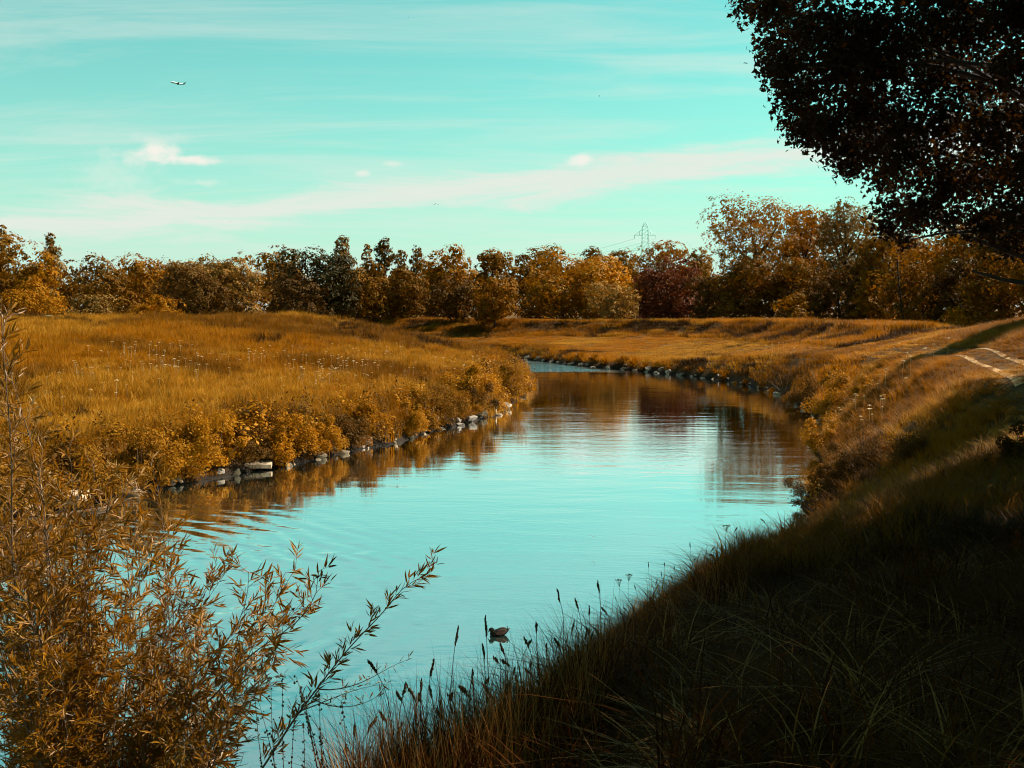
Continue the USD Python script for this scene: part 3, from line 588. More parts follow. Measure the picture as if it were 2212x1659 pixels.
for (px, py, r) in [(1625, 10, 52), (1680, 20, 70), (1668, 90, 44), (1700, 130, 70), (1668, 145, 34), (1725, 195, 66), (1752, 255, 64), (1730, 292, 36), (1790, 292, 62), (1822, 340, 54), (1835, 368, 30),
        (1770, 60, 95), (1800, 150, 90), (1850, 235, 85), (1868, 320, 66), (1890, 60, 105), (1900, 150, 95), (1935, 260, 95), (1905, 385, 52), (1945, 350, 80), (1930, 450, 58), (1972, 470, 62), (1955, 520, 30), (1915, 495, 34),
        (2000, 60, 105), (2020, 165, 85), (2035, 270, 85), (2030, 390, 80), (2045, 470, 55), (2110, 50, 100), (2120, 170, 75), (2140, 290, 85), (2110, 390, 85), (2130, 480, 62), (2185, 530, 52), (2200, 470, 70), (2200, 380, 90), (2210, 250, 90), (2215, 130, 80), (2210, 30, 100)]:
    d = rng.uniform(15.5, 20.5); BO.append((at(px, py, d), r * d / F * .98, 1))
    if r > 60: d = rng.uniform(15, 22); BO.append((at(px + rng.uniform(-25, 25), py + rng.uniform(-25, 25), d), r * d / F * .85, 1))
TB = np.array([11.6, 18.5]); tz = ground(*TB)
for i in range(54):                                       # the rest of the crown, above and to the right of the picture
    dd = unit(rng.normal(size=3)); p = np.array([11.6, 18.5, 13.6]) + dd * [6.6, 6.6, 5.0] * rng.uniform(.5, .95)
    px, py = 1106 + F * p[0] / p[1], 668 - F * (p[2] - HC) / p[1]
    if px < 2300 and py > -130: continue
    BO.append((p, rng.uniform(1.1, 1.7), 0))
t = thing('maple_tree', 'big dark shade tree hanging its boughs in from the upper right', 'tree', (TB[0], TB[1], tz - .2))
org = np.array([TB[0], TB[1], tz - .2])
pos, nr, sz = [], [], []
for c, r, vis in BO:
    n = int(1150 * (r / .8) ** 2) if vis else int(130 * r * r); dd = sphere_pts(n, rng)
    rad = r * np.where(rng.random(n) < .85, rng.uniform(.25, 1.0, n), rng.uniform(1, 1.28, n))
    pos.append(c + dd * rad[:, None] * [1, 1, .85]); nr.append(dd * .5 + rng.normal(size=(n, 3)) * .6 + [0, 0, .3]); sz.append((.112 if vis else .32) * rng.uniform(.65, 1.25, n))
pos, nr, sz = np.vstack(pos), np.vstack(nr), np.concatenate(sz)
big = sz > .18
mb = MB(); 
trunk = bez([(0, 0, -.2), (-.1, .1, 2.5), (.05, .1, 5.5), (0, 0, 9.5)], 10)
mb.add(*tube(trunk, np.linspace(.48, .2, 10), 10))
obj('trunk', mb.get(), M['bark'], t, smooth=True)
lb = MB()
for c, r, vis in [q for q in BO if not q[2] and q[0][2] > 16][::3] + [q for q in BO if q[2]][::6]:
    e = c - org; s0 = np.array([0, 0, np.clip(e[2] * .55, 2.6, 9)]); m_ = (s0 + e) / 2 + rng.normal(size=3) * .5 + [0, 0, .3]
    L_ = np.linalg.norm(e - s0)
    lb.add(*tube(bez([s0, m_, e], 7), np.linspace(.03 + .009 * L_, .008, 7), 5))
low = at(2100, 585, 17) - org; lb.add(*tube(bez([(0, 0, 3.2), at(2212, 612, 17.5) - org, low], 8), np.linspace(.13, .015, 8), 6))
obj('limbs', lb.get(), M['bark'], t, smooth=True)
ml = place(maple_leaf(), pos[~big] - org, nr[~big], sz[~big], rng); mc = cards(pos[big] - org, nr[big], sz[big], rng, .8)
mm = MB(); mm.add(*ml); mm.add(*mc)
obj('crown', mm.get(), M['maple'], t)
# the neighbouring tree in the same row, outside the picture, whose shade covers the near bank
def shade_tree(x, y, H, rx, lo, seed, label, n=11000):
    rg = np.random.default_rng(seed); z = ground(x, y) - .2; t = thing('maple_tree', label, 'tree', (x, y, z))
    mb = MB(); mb.add(*tube(bez([(0, 0, -.2), (.1, 0, H * .3), (0, .1, H * .7)], 8), np.linspace(.45, .15, 8), 9)); obj('trunk', mb.get(), M['bark'], t, smooth=True)
    dd = sphere_pts(n, rg); f_ = .55 + .45 * meshkit.fbm(dd * 3 + seed, 3) * 1.3
    q = dd * (rg.random(n) ** .45 * f_)[:, None] * [rx, rx, (H - lo) / 2] + [0, 0, (H + lo) / 2]
    obj('crown', cards(q, rg.normal(size=(n, 3)) + [0, 0, .5], .34 * rg.uniform(.7, 1.3, n), rg, .75), M['maple'], t)
shade_tree(10.4, 10.0, 12.0, 4.8, 1.0, 34, 'small shade tree just out of the picture between the viewer and the hanging boughs')
shade_tree(9.6, 4.8, 14.0, 5.0, 4.2, 31, 'shade tree just out of the picture to the right of the viewer', 6000)
shade_tree(19.6, 33.5, 12.5, 4.1, 2.0, 35, 'tree on the levee at the right edge shading the bank below the track', 5000)
shade_tree(33.5, 57.0, 16.0, 5.0, 3.0, 33, 'tree on the levee beyond the right edge throwing its shadow on the track')

# ------------------------------------------------------------------ shrubs and tussocks along the banks
def small_leaf():
    return np.array([(0, -.5, 0), (.27, -.08, .05), (.2, .2, .03), (0, .5, -.08), (-.2, .2, .03), (-.27, -.08, .05)]), np.array([(0, 1, 5), (1, 2, 4), (1, 4, 5), (2, 3, 4)])
def hit(px, py, d0=3.0):
    """where the ray of the picture point meets the ground, or the shore just behind if it meets the water"""
    d = np.geomspace(d0, 260, 1500); r = ray(px, py); q = np.array([0, 0, HC]) + r * (d / r[1])[:, None]
    i = int(np.argmax(q[:, 2] <= np.maximum(height(q[:, :2], False), 0)))
    while shore(q[i:i + 1])[0] < .35 and i < 1499: i += 1
    return q[i], d[i]
def shrub(label, px, base, top, wpx, mat, seed, leaf=.13, dens=1.0, name='shrub', d0=3.0):
    rg = np.random.default_rng(seed); b, d = hit(px, base, d0); z = ground(b[0], b[1]) - .05
    w = wpx * d / F; h = (base - top) * d / F
    t = thing(name, label, 'shrub', (b[0], b[1], z)); rx = w / 2
    nb = 16; dd = sphere_pts(nb, rg); dd[:, 2] = np.abs(dd[:, 2]); c = dd * [rx * 1.15, rx, h] * rg.uniform(.3, .95, (nb, 1)); r = rg.uniform(.16, .44, nb) * min(rx, h)
    leaf *= .8; n = int(dens * 26 * rx * (h + rx) / (leaf * leaf * .45) * .28); n = min(max(n, 500), 7500)
    k = rg.integers(0, nb, n); e = sphere_pts(n, rg); q = c[k] + e * (r[k] * rg.uniform(.5, 1.15, n))[:, None]
    q[:, 2] = np.abs(q[:, 2]) + .03
    obj('foliage', cards(q, e * .6 + rg.normal(size=(n, 3)) * .5 + [0, 0, .45], leaf * rg.uniform(.6, 1.3, n), rg, .55), M[mat], t)
    mb = MB()
    for i in range(9): mb.add(*tube(bez([c[i] * [.12, .12, 0], c[i] * [.6, .6, .6], c[i]], 5), np.linspace(.018, .006, 5), 4))
    obj('stems', mb.get(), M['twig'], t)
SH = [('large golden leafy shrub hanging over the water on the left bank', 385, 1034, 885, 175, 'gold', .13), ('golden shrub just right of the large one on the left bank', 470, 1004, 872, 135, 'gold', .12),
      ('brownish shrub left of the large golden one, half behind the willow', 300, 1050, 905, 130, 'brown', .12), ('brown shrub behind the upper willow twigs on the left bank', 195, 1070, 925, 150, 'brown', .12), ('orange shrub behind the willow at the left edge', 80, 1090, 950, 160, 'orange', .12),
      ('dark shrub over the fallen slab on the left bank', 545, 992, 915, 125, 'dusk', .11), ('dark hollow shrub above the slab in the meadow edge', 550, 915, 868, 85, 'dusk', .11),
      ('orange shrub between slab and white stones', 600, 1002, 905, 95, 'orange', .12), ('orange shrub right of the slab above the white stones', 655, 985, 880, 115, 'orange', .12), ('golden shrub over the white boulders on the left bank', 705, 972, 885, 85, 'gold', .11),
      ('dark shrub above the white stones on the left bank', 752, 965, 890, 90, 'dusk', .11), ('orange shrub above the tilted concrete block', 800, 938, 850, 95, 'orange', .12), ('dark shrub right of the tilted concrete block', 848, 950, 880, 65, 'dusk', .11),
      ('golden shrub trailing down to the stones mid left bank', 885, 942, 850, 90, 'gold', .12), ('brown shrub right of the trailing one', 920, 925, 845, 80, 'brown', .12), ('brown shrub between the trailing one and the point', 955, 908, 812, 105, 'brown', .12), ('orange shrub left of the dark undergrowth of the point', 995, 900, 825, 80, 'orange', .12),
      ('bright golden bush standing highest on the point of the left bank', 1012, 850, 745, 120, 'gold', .15), ('golden bush at the very tip of the point', 1090, 852, 757, 110, 'gold', .15),
      ('dark undergrowth below the bright bush on the point', 1040, 893, 830, 95, 'dusk', .12), ('small orange shrub under the bush at the tip of the point', 1112, 866, 805, 75, 'orange', .12),
      ('dark scrub overhanging the water between the two golden waterside bushes', 1752, 932, 858, 95, 'dusk', .11), ('brown scrub at the waterline right after the last far stones', 1732, 905, 845, 70, 'brown', .11),
      ('golden leafy bush on the sunlit right bank by the water', 1792, 892, 790, 120, 'gold', .13), ('low golden bush right of the leafy one on the right bank', 1885, 850, 790, 95, 'gold', .12),
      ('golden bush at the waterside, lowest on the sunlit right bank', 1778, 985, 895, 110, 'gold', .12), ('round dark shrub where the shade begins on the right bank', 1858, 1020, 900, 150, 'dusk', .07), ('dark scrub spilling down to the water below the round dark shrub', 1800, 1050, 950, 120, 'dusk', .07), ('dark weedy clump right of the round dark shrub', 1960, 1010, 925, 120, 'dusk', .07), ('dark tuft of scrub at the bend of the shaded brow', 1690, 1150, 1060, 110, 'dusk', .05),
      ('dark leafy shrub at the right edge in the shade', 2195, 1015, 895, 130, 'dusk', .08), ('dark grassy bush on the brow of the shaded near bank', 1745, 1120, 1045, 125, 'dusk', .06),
      ('orange shrub between shade and water below the round dark one', 1785, 1050, 985, 85, 'orange', .08)]
for i, (lab, px, base, top, w_, mt, lf) in enumerate(SH): shrub(lab, px, base, top, w_, mt, 400 + i, lf)

def weed(rg, n=70, leaf=.16):
    d = sphere_pts(n, rg); d[:, 2] = np.abs(d[:, 2]); q = d * rg.uniform(.3, 1, (n, 1)) * [.55, .55, .9] + [0, 0, .06]; mb = MB()
    mb.add(*place(small_leaf(), q, d + rg.normal(size=(n, 3)) * .5 + [0, 0, .4], leaf * rg.uniform(.6, 1.4, n), rg))
    for i in range(6): mb.add(*tube([(0, 0, 0), q[i] * [.5, .5, .7], q[i]], [.012, .008, .004], 3))
    return mb.get()
rng = np.random.default_rng(88)
wp = [(weed(np.random.default_rng(800 + i), 120, [.115, .09, .13][i % 3]), ['gold', 'brown', 'orange', 'dusk', 'brown', 'gold'][i]) for i in range(6)]
p, s_ = sample(-34, 6, 26, 104, 3.2, rng, .15); k = side_left(p) & (s_ < 7) & (rng.random(len(p)) < np.clip(1.25 - s_ / 5.5, .05, 1) * np.clip(3.2 * (meshkit.fbm(np.c_[p * .3, p[:, :1] * 0 + 4], 2) - .28), .12, 1)); pl_ = p[k]; sl_ = s_[k]
p, s_ = sample(4, 26, 24, 74, 1.6, rng, .15); k = ~side_left(p) & (s_ < 4) & (rng.random(len(p)) < np.clip(.8 - s_ / 5, .05, 1)); p = np.vstack([pl_, p[k]]); s_ = np.r_[sl_, s_[k]]
sc = rng.uniform(.35, 1.25, len(p)) * np.clip(1.25 - s_ * .1, .5, 1.2) * np.where(np.arange(len(p)) < len(pl_), 1, .55); wv = pick(p, rng, [1.0, 1.1, 1.0, 2.2, 1.0, .9], .3, 40)
scatter('bank_undergrowth', wp, np.c_[p, height(p) - .05], wv, rng.uniform(0, 6.28, len(p)), np.c_[sc * 1.2, sc * 1.2, sc * rng.uniform(.7, 1.3, len(p))], 'tangled leafy weeds along the foot of the banks', 'undergrowth')

def tussock(rg, mat, name, label, group, loc, rz, sc):
    n = 170; a = rg.uniform(0, 6.283, n); el = np.arccos(rg.uniform(.05, 1, n)); L_ = rg.uniform(.6, 1.0, n)
    dr = np.c_[np.cos(a) * np.sin(el), np.sin(a) * np.sin(el), np.cos(el)]; sd = unit(np.cross(dr, [0, 0, 1.0]))
    b0 = dr * .12; m_ = dr * .6 * L_[:, None] + [0, 0, .10]; e = dr * [1.05, 1.05, .8] * L_[:, None]
    v = np.stack([b0 - sd * .02, b0 + sd * .02, m_ - sd * .022, m_ + sd * .022, e], 1).reshape(-1, 3)
    f = np.array([(0, 1, 3), (0, 3, 2), (2, 3, 4)]); f = (np.arange(n)[:, None, None] * 5 + f[None]).reshape(-1, 3)
    x = thing(name, label, 'tussock', loc, rz, sc, group); obj('blades', (v, f), M[mat], x); return x
TG = 'grass tussocks lining the far waterline'; TL = 'rounded grass tussock overhanging the stones of the far waterline'
rng = np.random.default_rng(91); protoT = []
R_ls = LineString(R_line)
def along_right(px, z=0.0):
    """the point of the far waterline that lies in the direction of px"""
    u = (px - 1106) / F / math.cos(PITCH); q = R_line[(R_line[:, 1] > 42) & (R_line[:, 1] < 150) & (R_line[:, 0] > -2)]; i = np.abs(q[:, 0] / q[:, 1] - u).argmin(); return q[i]
for i, px in enumerate(np.r_[np.linspace(1130, 1420, 13), np.linspace(1445, 1700, 11)]):
    q = along_right(px + rng.uniform(-6, 6)) + [rng.uniform(-.3, .3), rng.uniform(.9, 2.0)]; r_ = rng.uniform(.9, 1.5) * (1.0 if i < 13 else .72)
    loc = (q[0], q[1], ground(q[0], q[1]) - .08); sc = (r_, r_, r_ * rng.uniform(.85, 1.15))
    if i < 3: protoT.append(tussock(rng, ['grass_brown', 'grass_gold', 'grass_brown'][i], 'grass_tussock', TL, TG, loc, 0, sc))
    else: dup(protoT[i % 3], 'grass_tussock', TL, 'tussock', loc, rng.uniform(0, 6), sc, TG)
q = along_right(1722) + np.array([1.2, .4]); tussock(rng, 'grass_straw', 'grass_tussock', 'pale straw-coloured tussock where the far bank turns towards the viewer', None, (q[0], q[1], ground(*q) - .1), 0, (1.2, 1.2, 1.1))

# ------------------------------------------------------------------ stones
def rock(rg, a, b, c):
    p = rg.normal(size=(16, 3)); p = unit(p) * rg.uniform(.75, 1.0, (16, 1)); h = trimesh.convex.convex_hull(p * [a, b, c]); return h
def stone(name, label, loc, size, seed, mat, group=None, rot=None):
    rg = np.random.default_rng(seed); h = rock(rg, *size)
    h.apply_transform(trimesh.transformations.euler_matrix(*(rg.uniform(-.35, .35, 2)), rg.uniform(0, 6)) if rot is None else trimesh.transformations.euler_matrix(*rot))
    h.apply_translation(loc); return tag(obj(name, h, M[mat]), label, 'stone', group)
rng = np.random.default_rng(140)
def along_left(px):
    u = (px - 1106) / F / math.cos(PITCH); q = L_line[(L_line[:, 1] > 24) & (L_line[:, 1] < 92)]; i = np.abs(q[:, 0] / q[:, 1] - u).argmin(); return q[i]
n_s, seen = 0, {}
ANCH = [(0, 'behind the willow twigs'), (345, 'under the large golden shrub'), (430, 'under the golden shrub left of the slab'), (570, 'under the orange shrub beside the slab'), (630, 'beside the largest white boulder'), (690, 'in the pile right of the largest white boulder'), (735, 'under the dark shrub left of the concrete block'),
        (790, 'at the foot of the concrete block'), (835, 'under the dark shrub right of the concrete block'), (868, 'under the trailing golden shrub'), (905, 'below the round boulder high on the bank'), (960, 'under the brown shrubs before the point'), (1010, 'below the dark undergrowth of the point'), (1060, 'below the pale boulder of the point'), (1100, 'at the very tip of the point')]
ORD = ['leftmost'] + [o + ' from left' for o in ('second', 'third', 'fourth', 'fifth', 'sixth', 'seventh', 'eighth', 'ninth', 'tenth')]
for px in np.sort(np.r_[rng.uniform(590, 740, 15), rng.uniform(740, 1150, 34), rng.uniform(270, 440, 8)]):
    wh = [n for x, n in ANCH if x <= px][-1]; k = seen.get(wh, 0); seen[wh] = k + 1
    q = along_left(px) + [rng.uniform(-.35, .1), rng.uniform(-.1, .75)]; r_ = rng.uniform(.11, .32) * (1 if px < 900 else 1.35)
    dk = rng.random() > .75
    stone('bank_stone', f"{'dark' if dk else 'pale'} stone, {ORD[k]} of those {wh}", (q[0], q[1], max(ground(*q), -.05) + r_ * .25), (r_ * rng.uniform(1, 1.6), r_, r_ * rng.uniform(.55, .9)), 1000 + n_s, 'wetstone' if dk else 'stone', 'stones along the left bank'); n_s += 1
for px, up, sz_, lab in [(695, .32, (.42, .22, .26), 'largest white boulder left of the stone pile on the left bank'), (672, .30, (.5, .12, .2), 'long leaning stone slab among the boulders on the left bank'), (1062, .55, (.5, .36, .32), 'pale boulder below the bush on the point'),
                         (1128, .95, (.62, .4, .42), 'pale boulder at the very tip of the point'), (945, .5, (.52, .3, .36), 'pale round boulder sitting high above the waterline stones')]:
    q = along_left(px) + [-.25, .55]; stone('boulder', lab, (q[0], q[1], max(ground(*q), 0) + up * .3), sz_, 1300 + px, 'stone')
for i, px in enumerate(np.r_[np.linspace(1118, 1460, 36), np.linspace(1470, 1765, 42)] + rng.uniform(-4, 4, 78)):
    q = along_right(px) + [rng.uniform(-.15, .35), rng.uniform(-.2, .6)]; r_ = rng.uniform(.16, .38) * (1.25 if i < 36 else .8)
    stone('far_bank_stone', 'grey stone at the water under the far bank', (q[0], q[1], max(ground(*q), -.05) + r_ * .2), (r_ * rng.uniform(1, 1.5), r_, r_ * rng.uniform(.5, .8)), 1500 + i, 'wetstone' if rng.random() < .72 else 'stone', 'stones along the far waterline')
# fallen slab with broken front edge
def rough_box(sx, sy, sz, seed, amp=.02):
    m = trimesh.creation.box((sx, sy, sz))
    for _ in range(3): m = m.subdivide()
    v = np.array(m.vertices); v += (np.stack([meshkit.fbm(v * 5 + seed + 7 * i, 3) for i in range(3)], 1) - .5) * amp * 2.2; m.vertices = v; return m
q = on(520, 1006, .22); m = rough_box(2.3, .85, .17, 3, .035); m.apply_transform(trimesh.transformations.euler_matrix(.10, .03, .18)); m.apply_translation((q[0], q[1] + .35, .24))
tag(obj('stone_slab', m, M['concrete']), 'large flat pale slab jutting over the water on the left bank', 'slab')
q = on(825, 962, 0); m = rough_box(.55, .45, 1.0, 9, .04); m.apply_transform(trimesh.transformations.euler_matrix(.25, -.35, .3)); m.apply_translation((q[0] - .1, q[1] + .7, .55))
tag(obj('concrete_block', m, M['concrete']), 'tilted broken concrete block in the left bank below the orange shrub', 'block')
q = on(135, 1085, .3); m = rough_box(1.5, .8, .28, 15, .04); m.apply_transform(trimesh.transformations.euler_matrix(.08, -.05, -.1)); m.apply_translation((q[0], q[1], .45))
tag(obj('stone_slab', m, M['concrete']), 'pale slab half hidden behind the willow on the left bank', 'slab')
q = on(140, 1125, .05); mb = MB(); mb.add(*tube(bez([(-1.1, -.2, -.05), (0, .1, .12), (1.2, .35, .3)], 8) + [q[0], q[1], .05], np.linspace(.14, .09, 8), 8)); tag(obj('driftwood_log', mb.get(), M['twig'], smooth=True), 'grey log lying under the slab behind the willow', 'log')
q = on(513, 1028, 0); stone('diamond_stone', 'small diamond-shaped pale stone standing in the water before the slab', (q[0], q[1], .12), (.16, .05, .2), 77, 'stone', rot=(0, .6, 0))

# ------------------------------------------------------------------ white wild flowers
def umbel(rg):
    mb = MB(); mb.add(*tube([(0, 0, 0), (.02, .01, .5), (.03, .02, .92)], [.006, .005, .004], 3))
    n = 16; a = rg.uniform(0, 6.28, n); r = .075 * np.sqrt(rg.random(n)); p = np.c_[.03 + np.cos(a) * r, .02 + np.sin(a) * r, 1.0 - r * .25]
    mb.add(*cards(p, np.tile([0, 0, 1.0], (n, 1)) + rg.normal(size=(n, 3)) * .35, .05, rg, .9)); return mb.get()
rng = np.random.default_rng(61); P_ = []
for px, y0, sx, n in [(310, 66, 2.0, 30), (345, 60, 1.6, 26), (155, 55, 1.4, 14), (480, 66, 2.2, 26), (700, 70, 2.0, 34), (735, 66, 1.8, 30), (800, 74, 2.0, 22), (600, 72, 2, 12), (650, 62, 1.5, 12), (225, 50, 1.4, 8), (930, 78, 2, 14), (1050, 84, 1.6, 10), (860, 84, 2.5, 10)]:
    u = (px - 1106) / F; P_.append(np.c_[rng.normal(u * y0, sx * .6, n), rng.normal(y0, sx * 1.5, n)])
for px in np.linspace(940, 1700, 26): d = np.interp(px, [740, 1400, 1700], [186, 160, 136]) + rng.uniform(-3, 2); P_.append(np.c_[rng.normal((px - 1106) / F * d, .8, 3), rng.normal(d, .6, 3)])
for px, y0, n in [(1810, 52, 10), (1895, 44, 12), (1930, 50, 8), (1990, 46, 6), (1690, 92, 8), (1660, 100, 8)]: P_.append(np.c_[rng.normal((px - 1106) / F * y0, .7, n), rng.normal(y0, 1.4, n)])
p = np.vstack(P_); p = p[shore(p) > .8]; zs = height(p); sc = rng.uniform(.6, 1.0, len(p))
scatter('wild_flowers', [(umbel(np.random.default_rng(i)), 'flower') for i in range(4)], np.c_[p, zs - .02], rng.integers(0, 4, len(p)), rng.uniform(0, 6.28, len(p)), np.c_[sc * 1.2, sc * 1.2, sc], 'white umbelled wild flowers scattered through the grass', 'flowers')

# ------------------------------------------------------------------ willow and other plants of the near bank
def lance():
    """a narrow curved willow leaf one unit long, growing along +y"""
    v = np.array([(0, 0, 0), (-.065, .3, .02), (.065, .3, .02), (-.055, .65, -.01), (.055, .65, -.01), (0, 1, -.10), (0, .3, -.012), (0, .65, -.045)])
    return v, np.array([(0, 6, 1), (0, 2, 6), (1, 6, 7), (1, 7, 3), (6, 2, 4), (6, 4, 7), (3, 7, 5), (7, 4, 5)])
LANCE = lance()
def leafy_stem(parent, line, r0, rng, leaf, twig_len, gap, mat, start=.25, lgap=.022, spread=.75, droop=.25, bare=False, up=0.0):
    """a woody stem (part) and the leaves it carries (sub-part)"""
    mb = MB(); L_ = np.r_[0, np.cumsum(np.linalg.norm(np.diff(line, axis=0), axis=1))]; tot = L_[-1]
    mb.add(*tube(line, r0 * (1 - .85 * L_ / tot), 6)); pos, dr = [], []
    x = start * tot
    tang = np.gradient(line, axis=0); tang = unit(tang)
    while x < tot:
        p = np.array([np.interp(x, L_, line[:, k]) for k in range(3)]); t = unit(np.array([np.interp(x, L_, tang[:, k]) for k in range(3)]))
        o = rng.normal(size=3); o = unit(o - t * (o @ t)); fr = x / tot
        l = twig_len * rng.uniform(.5, 1.2) * (1.15 - .6 * fr); e = unit(t * rng.uniform(.5, 1.1) + o * spread + [0, 0, up])
        q = np.stack([p + e * l * u + np.array([0, 0, -droop * l * u * u]) for u in np.linspace(0, 1, 5)])
        if twig_len > .1: mb.add(*tube(q, [.0022, .0018, .0015, .001, .0006], 3))
        m = max(2, int(l / lgap)); u = rng.uniform(.1, 1, m)
        lp = p + e * (l * u)[:, None] + np.c_[u * 0, u * 0, -droop * l * u * u]
        s2 = rng.normal(size=(m, 3)); s2 = unit(s2 - e * (s2 @ e)[:, None])
        pos.append(lp); dr.append(unit(e + s2 * rng.uniform(.35, .9, (m, 1)) + [0, 0, -.12]))
        x += gap * rng.uniform(.6, 1.4)
    st = obj('stem', mb.get(), M['twig'], parent, smooth=True)
    pos, dr = np.vstack(pos), np.vstack(dr); n = len(pos)
    nr = rng.normal(size=(n, 3)) + [0, 0, .8]
    nr = unit(nr - dr * (nr * dr).sum(1, keepdims=True)); xx = np.cross(dr, nr); v, f = LANCE; s_ = (leaf * rng.uniform(.55, 1.2, n))[:, None, None]
    out = pos[:, None] + s_ * (v[None, :, :1] * xx[:, None] + v[None, :, 1:2] * dr[:, None] + v[None, :, 2:] * nr[:, None])
    obj('leaves', (out.reshape(-1, 3), (np.arange(n)[:, None, None] * len(v) + f[None]).reshape(-1, 3)), M[mat], st)
def px_line(pts, d0, d1, m=16): return bez([at(x, y, d) for (x, y), d in zip(pts, np.linspace(d0, d1, len(pts)))], m)
rng = np.random.default_rng(909)
wb = np.array([-2.6, 8.2]); wz = ground(*wb)
t = thing_at('willow_shrub', 'sunlit willow shrub with many stems and narrow leaves filling the lower left corner', 'willow', (wb[0], wb[1], wz - .1))
named = [([(240, 1720), (216, 1590), (193, 1520), (182, 1443), (166, 1365), (147, 1311), (110, 1180), (60, 1010)], 7.4, 7.6, .016), ([(300, 1720), (387, 1570), (464, 1501), (541, 1416), (638, 1346), (688, 1234)], 7.2, 6.6, .013),
         ([(305, 1720), (317, 1597), (336, 1551), (445, 1435), (503, 1365), (537, 1235)], 7.4, 7.2, .011), ([(330, 1720), (305, 1474), (290, 1358), (282, 1288), (268, 1130), (262, 1010)], 7.8, 8.0, .010),
         ([(395, 1720), (367, 1346), (356, 1211), (348, 1095), (325, 1000)], 7.8, 8.2, .010), ([(110, 1720), (70, 1597), (23, 1481), (-10, 1350), (-40, 1180)], 6.8, 6.6, .016), ([(170, 1720), (90, 1500), (30, 1250), (25, 1000), (10, 790), (2, 640)], 7.0, 6.8, .013),
         ([(200, 1720), (160, 1500), (110, 1250), (85, 1031), (54, 909), (22, 808), (6, 705)], 7.3, 7.3, .012)]
tips = [(150, 960), (205, 1000), (240, 1070), (300, 1060), (365, 1150), (385, 1205), (330, 1180), (420, 1270), (470, 1215), (515, 1200), (440, 1340), (585, 1300), (640, 1225), (655, 1300), (600, 1420), (520, 1500), (490, 1560), (430, 1480), (380, 1400), (250, 1250), (180, 1180), (100, 1130), (40, 1120), (20, 1240), (70, 1330), (130, 1420), (200, 1380), (300, 1330), (30, 1420), (340, 1460), (250, 1540), (100, 1540), (400, 1590), (-20, 960), (60, 900)]
TR = np.random.default_rng(4)
for x, y in list(tips):
    tips.append((x * .9 + TR.uniform(-45, 40), min(y + TR.uniform(20, 170), 1600)))
tips += [(TR.uniform(-30, 330), TR.uniform(1010, 1500)) for _ in range(14)] + [(8, 860), (40, 990), (28, 940), (90, 1010), (-10, 1050), (130, 1060)]
for x, y in []:
    pass
for x, y in tips:
    bx = np.clip(x * .55 + rng.uniform(0, 160), -40, 430); dd = rng.uniform(6.8, 8.8)
    mx = bx + (x - bx) * rng.uniform(.35, .6); my = 1720 + (y - 1720) * rng.uniform(.5, .62)
    named.append(([(bx, 1740), (mx, my), (x, y)], dd, dd + rng.uniform(-.7, .5), rng.uniform(.006, .010)))
for i, (pts, d0, d1, r0) in enumerate(named):
    ln = px_line(pts, d0, d1, 18); b = ln[0]; g = np.array([wb[0] + (b[0] - wb[0]) * .6, wb[1] + (b[1] - wb[1]) * .6, 0]); g[2] = ground(g[0], g[1]) - .1
    ln = np.vstack([bez([g, (g + b) / 2 + [0, 0, .08], b], 6)[:-1], ln])
    leafy_stem(t, ln, r0, rng, .098, .36, .048 if i < 8 else .054, 'willow_pale' if rng.random() < .18 else 'willow', .34, .0175)
# the leaning sapling with tufts of small leaves
ln = px_line([(545, 1690), (567, 1659), (639, 1549), (693, 1477), (729, 1430), (783, 1369), (837, 1311), (884, 1261), (938, 1225), (933, 1200)], 5.8, 6.0, 24)
g = ln[0] + [-.25, .1, 0]; g[2] = ground(g[0], g[1]); t = thing_at('willow_sapling', 'thin leaning sapling with tufts of small leaves reaching over the water', 'sapling', g)
leafy_stem(t, np.vstack([bez([g, (g + ln[0]) / 2, ln[0]], 5)[:-1], ln]), .010, rng, .075, .095, .022, 'willow', .45, .010, .9, .0, up=.5)
for pts in ([(689, 1489), (733, 1488), (790, 1470), (844, 1441), (887, 1423)], [(675, 1509), (733, 1527), (783, 1520), (841, 1484)], [(648, 1536), (690, 1520), (740, 1500), (835, 1478)]):
    leafy_stem(t, px_line(pts, 5.8, 5.7, 10), .004, rng, .050, .06, .034, 'willow', .2, .012, .9, 0, up=.6)
# docks with beaded seed stems
def dock(label, base, tips_, d, seed):
    rg = np.random.default_rng(seed); b = at(*base, d); b[2] = min(b[2], ground(b[0], b[1]) + .02); t = thing_at('dock_plant', label, 'plant', b)
    for tx, ty in tips_:
        e = at(tx, ty, d + rg.uniform(-.15, .15)); q = bez([b, (b + e) / 2 + rg.normal(size=3) * .03, e], 12); mb = MB(); mb.add(*tube(q, np.linspace(.004, .0012, 12), 4)); hb = MB()
        for k in range(30):
            u = rg.uniform(.4, 1); p = np.array([np.interp(u, np.linspace(0, 1, 12), q[:, j]) for j in range(3)]) + rg.normal(size=3) * .006
            o = trimesh.creation.icosphere(0, .0055 * rg.uniform(.6, 1.2)); o.apply_scale([1, 1, 1.3]); o.apply_translation(p); hb.tm(o)
        st = obj('stem', mb.get(), M['twig'], t); tag(obj('seeds', hb.get(), M['stalk'], st), kind='stuff')
    for k in range(5):
        a = rg.uniform(0, 6.28); e = b + [math.cos(a) * .22, math.sin(a) * .15, .24 + .12 * rg.random()]; m_ = (b + e) / 2 + [0, 0, .05]; sd = unit(np.cross(e - b, [0, 0, 1.0])) * .03
        obj('leaf', (np.array([b, m_ - sd, m_ + sd, e, m_ + [0, 0, -.01]]), np.array([(0, 4, 1), (0, 2, 4), (1, 4, 3), (4, 2, 3)])), M['grass_brown'], t)
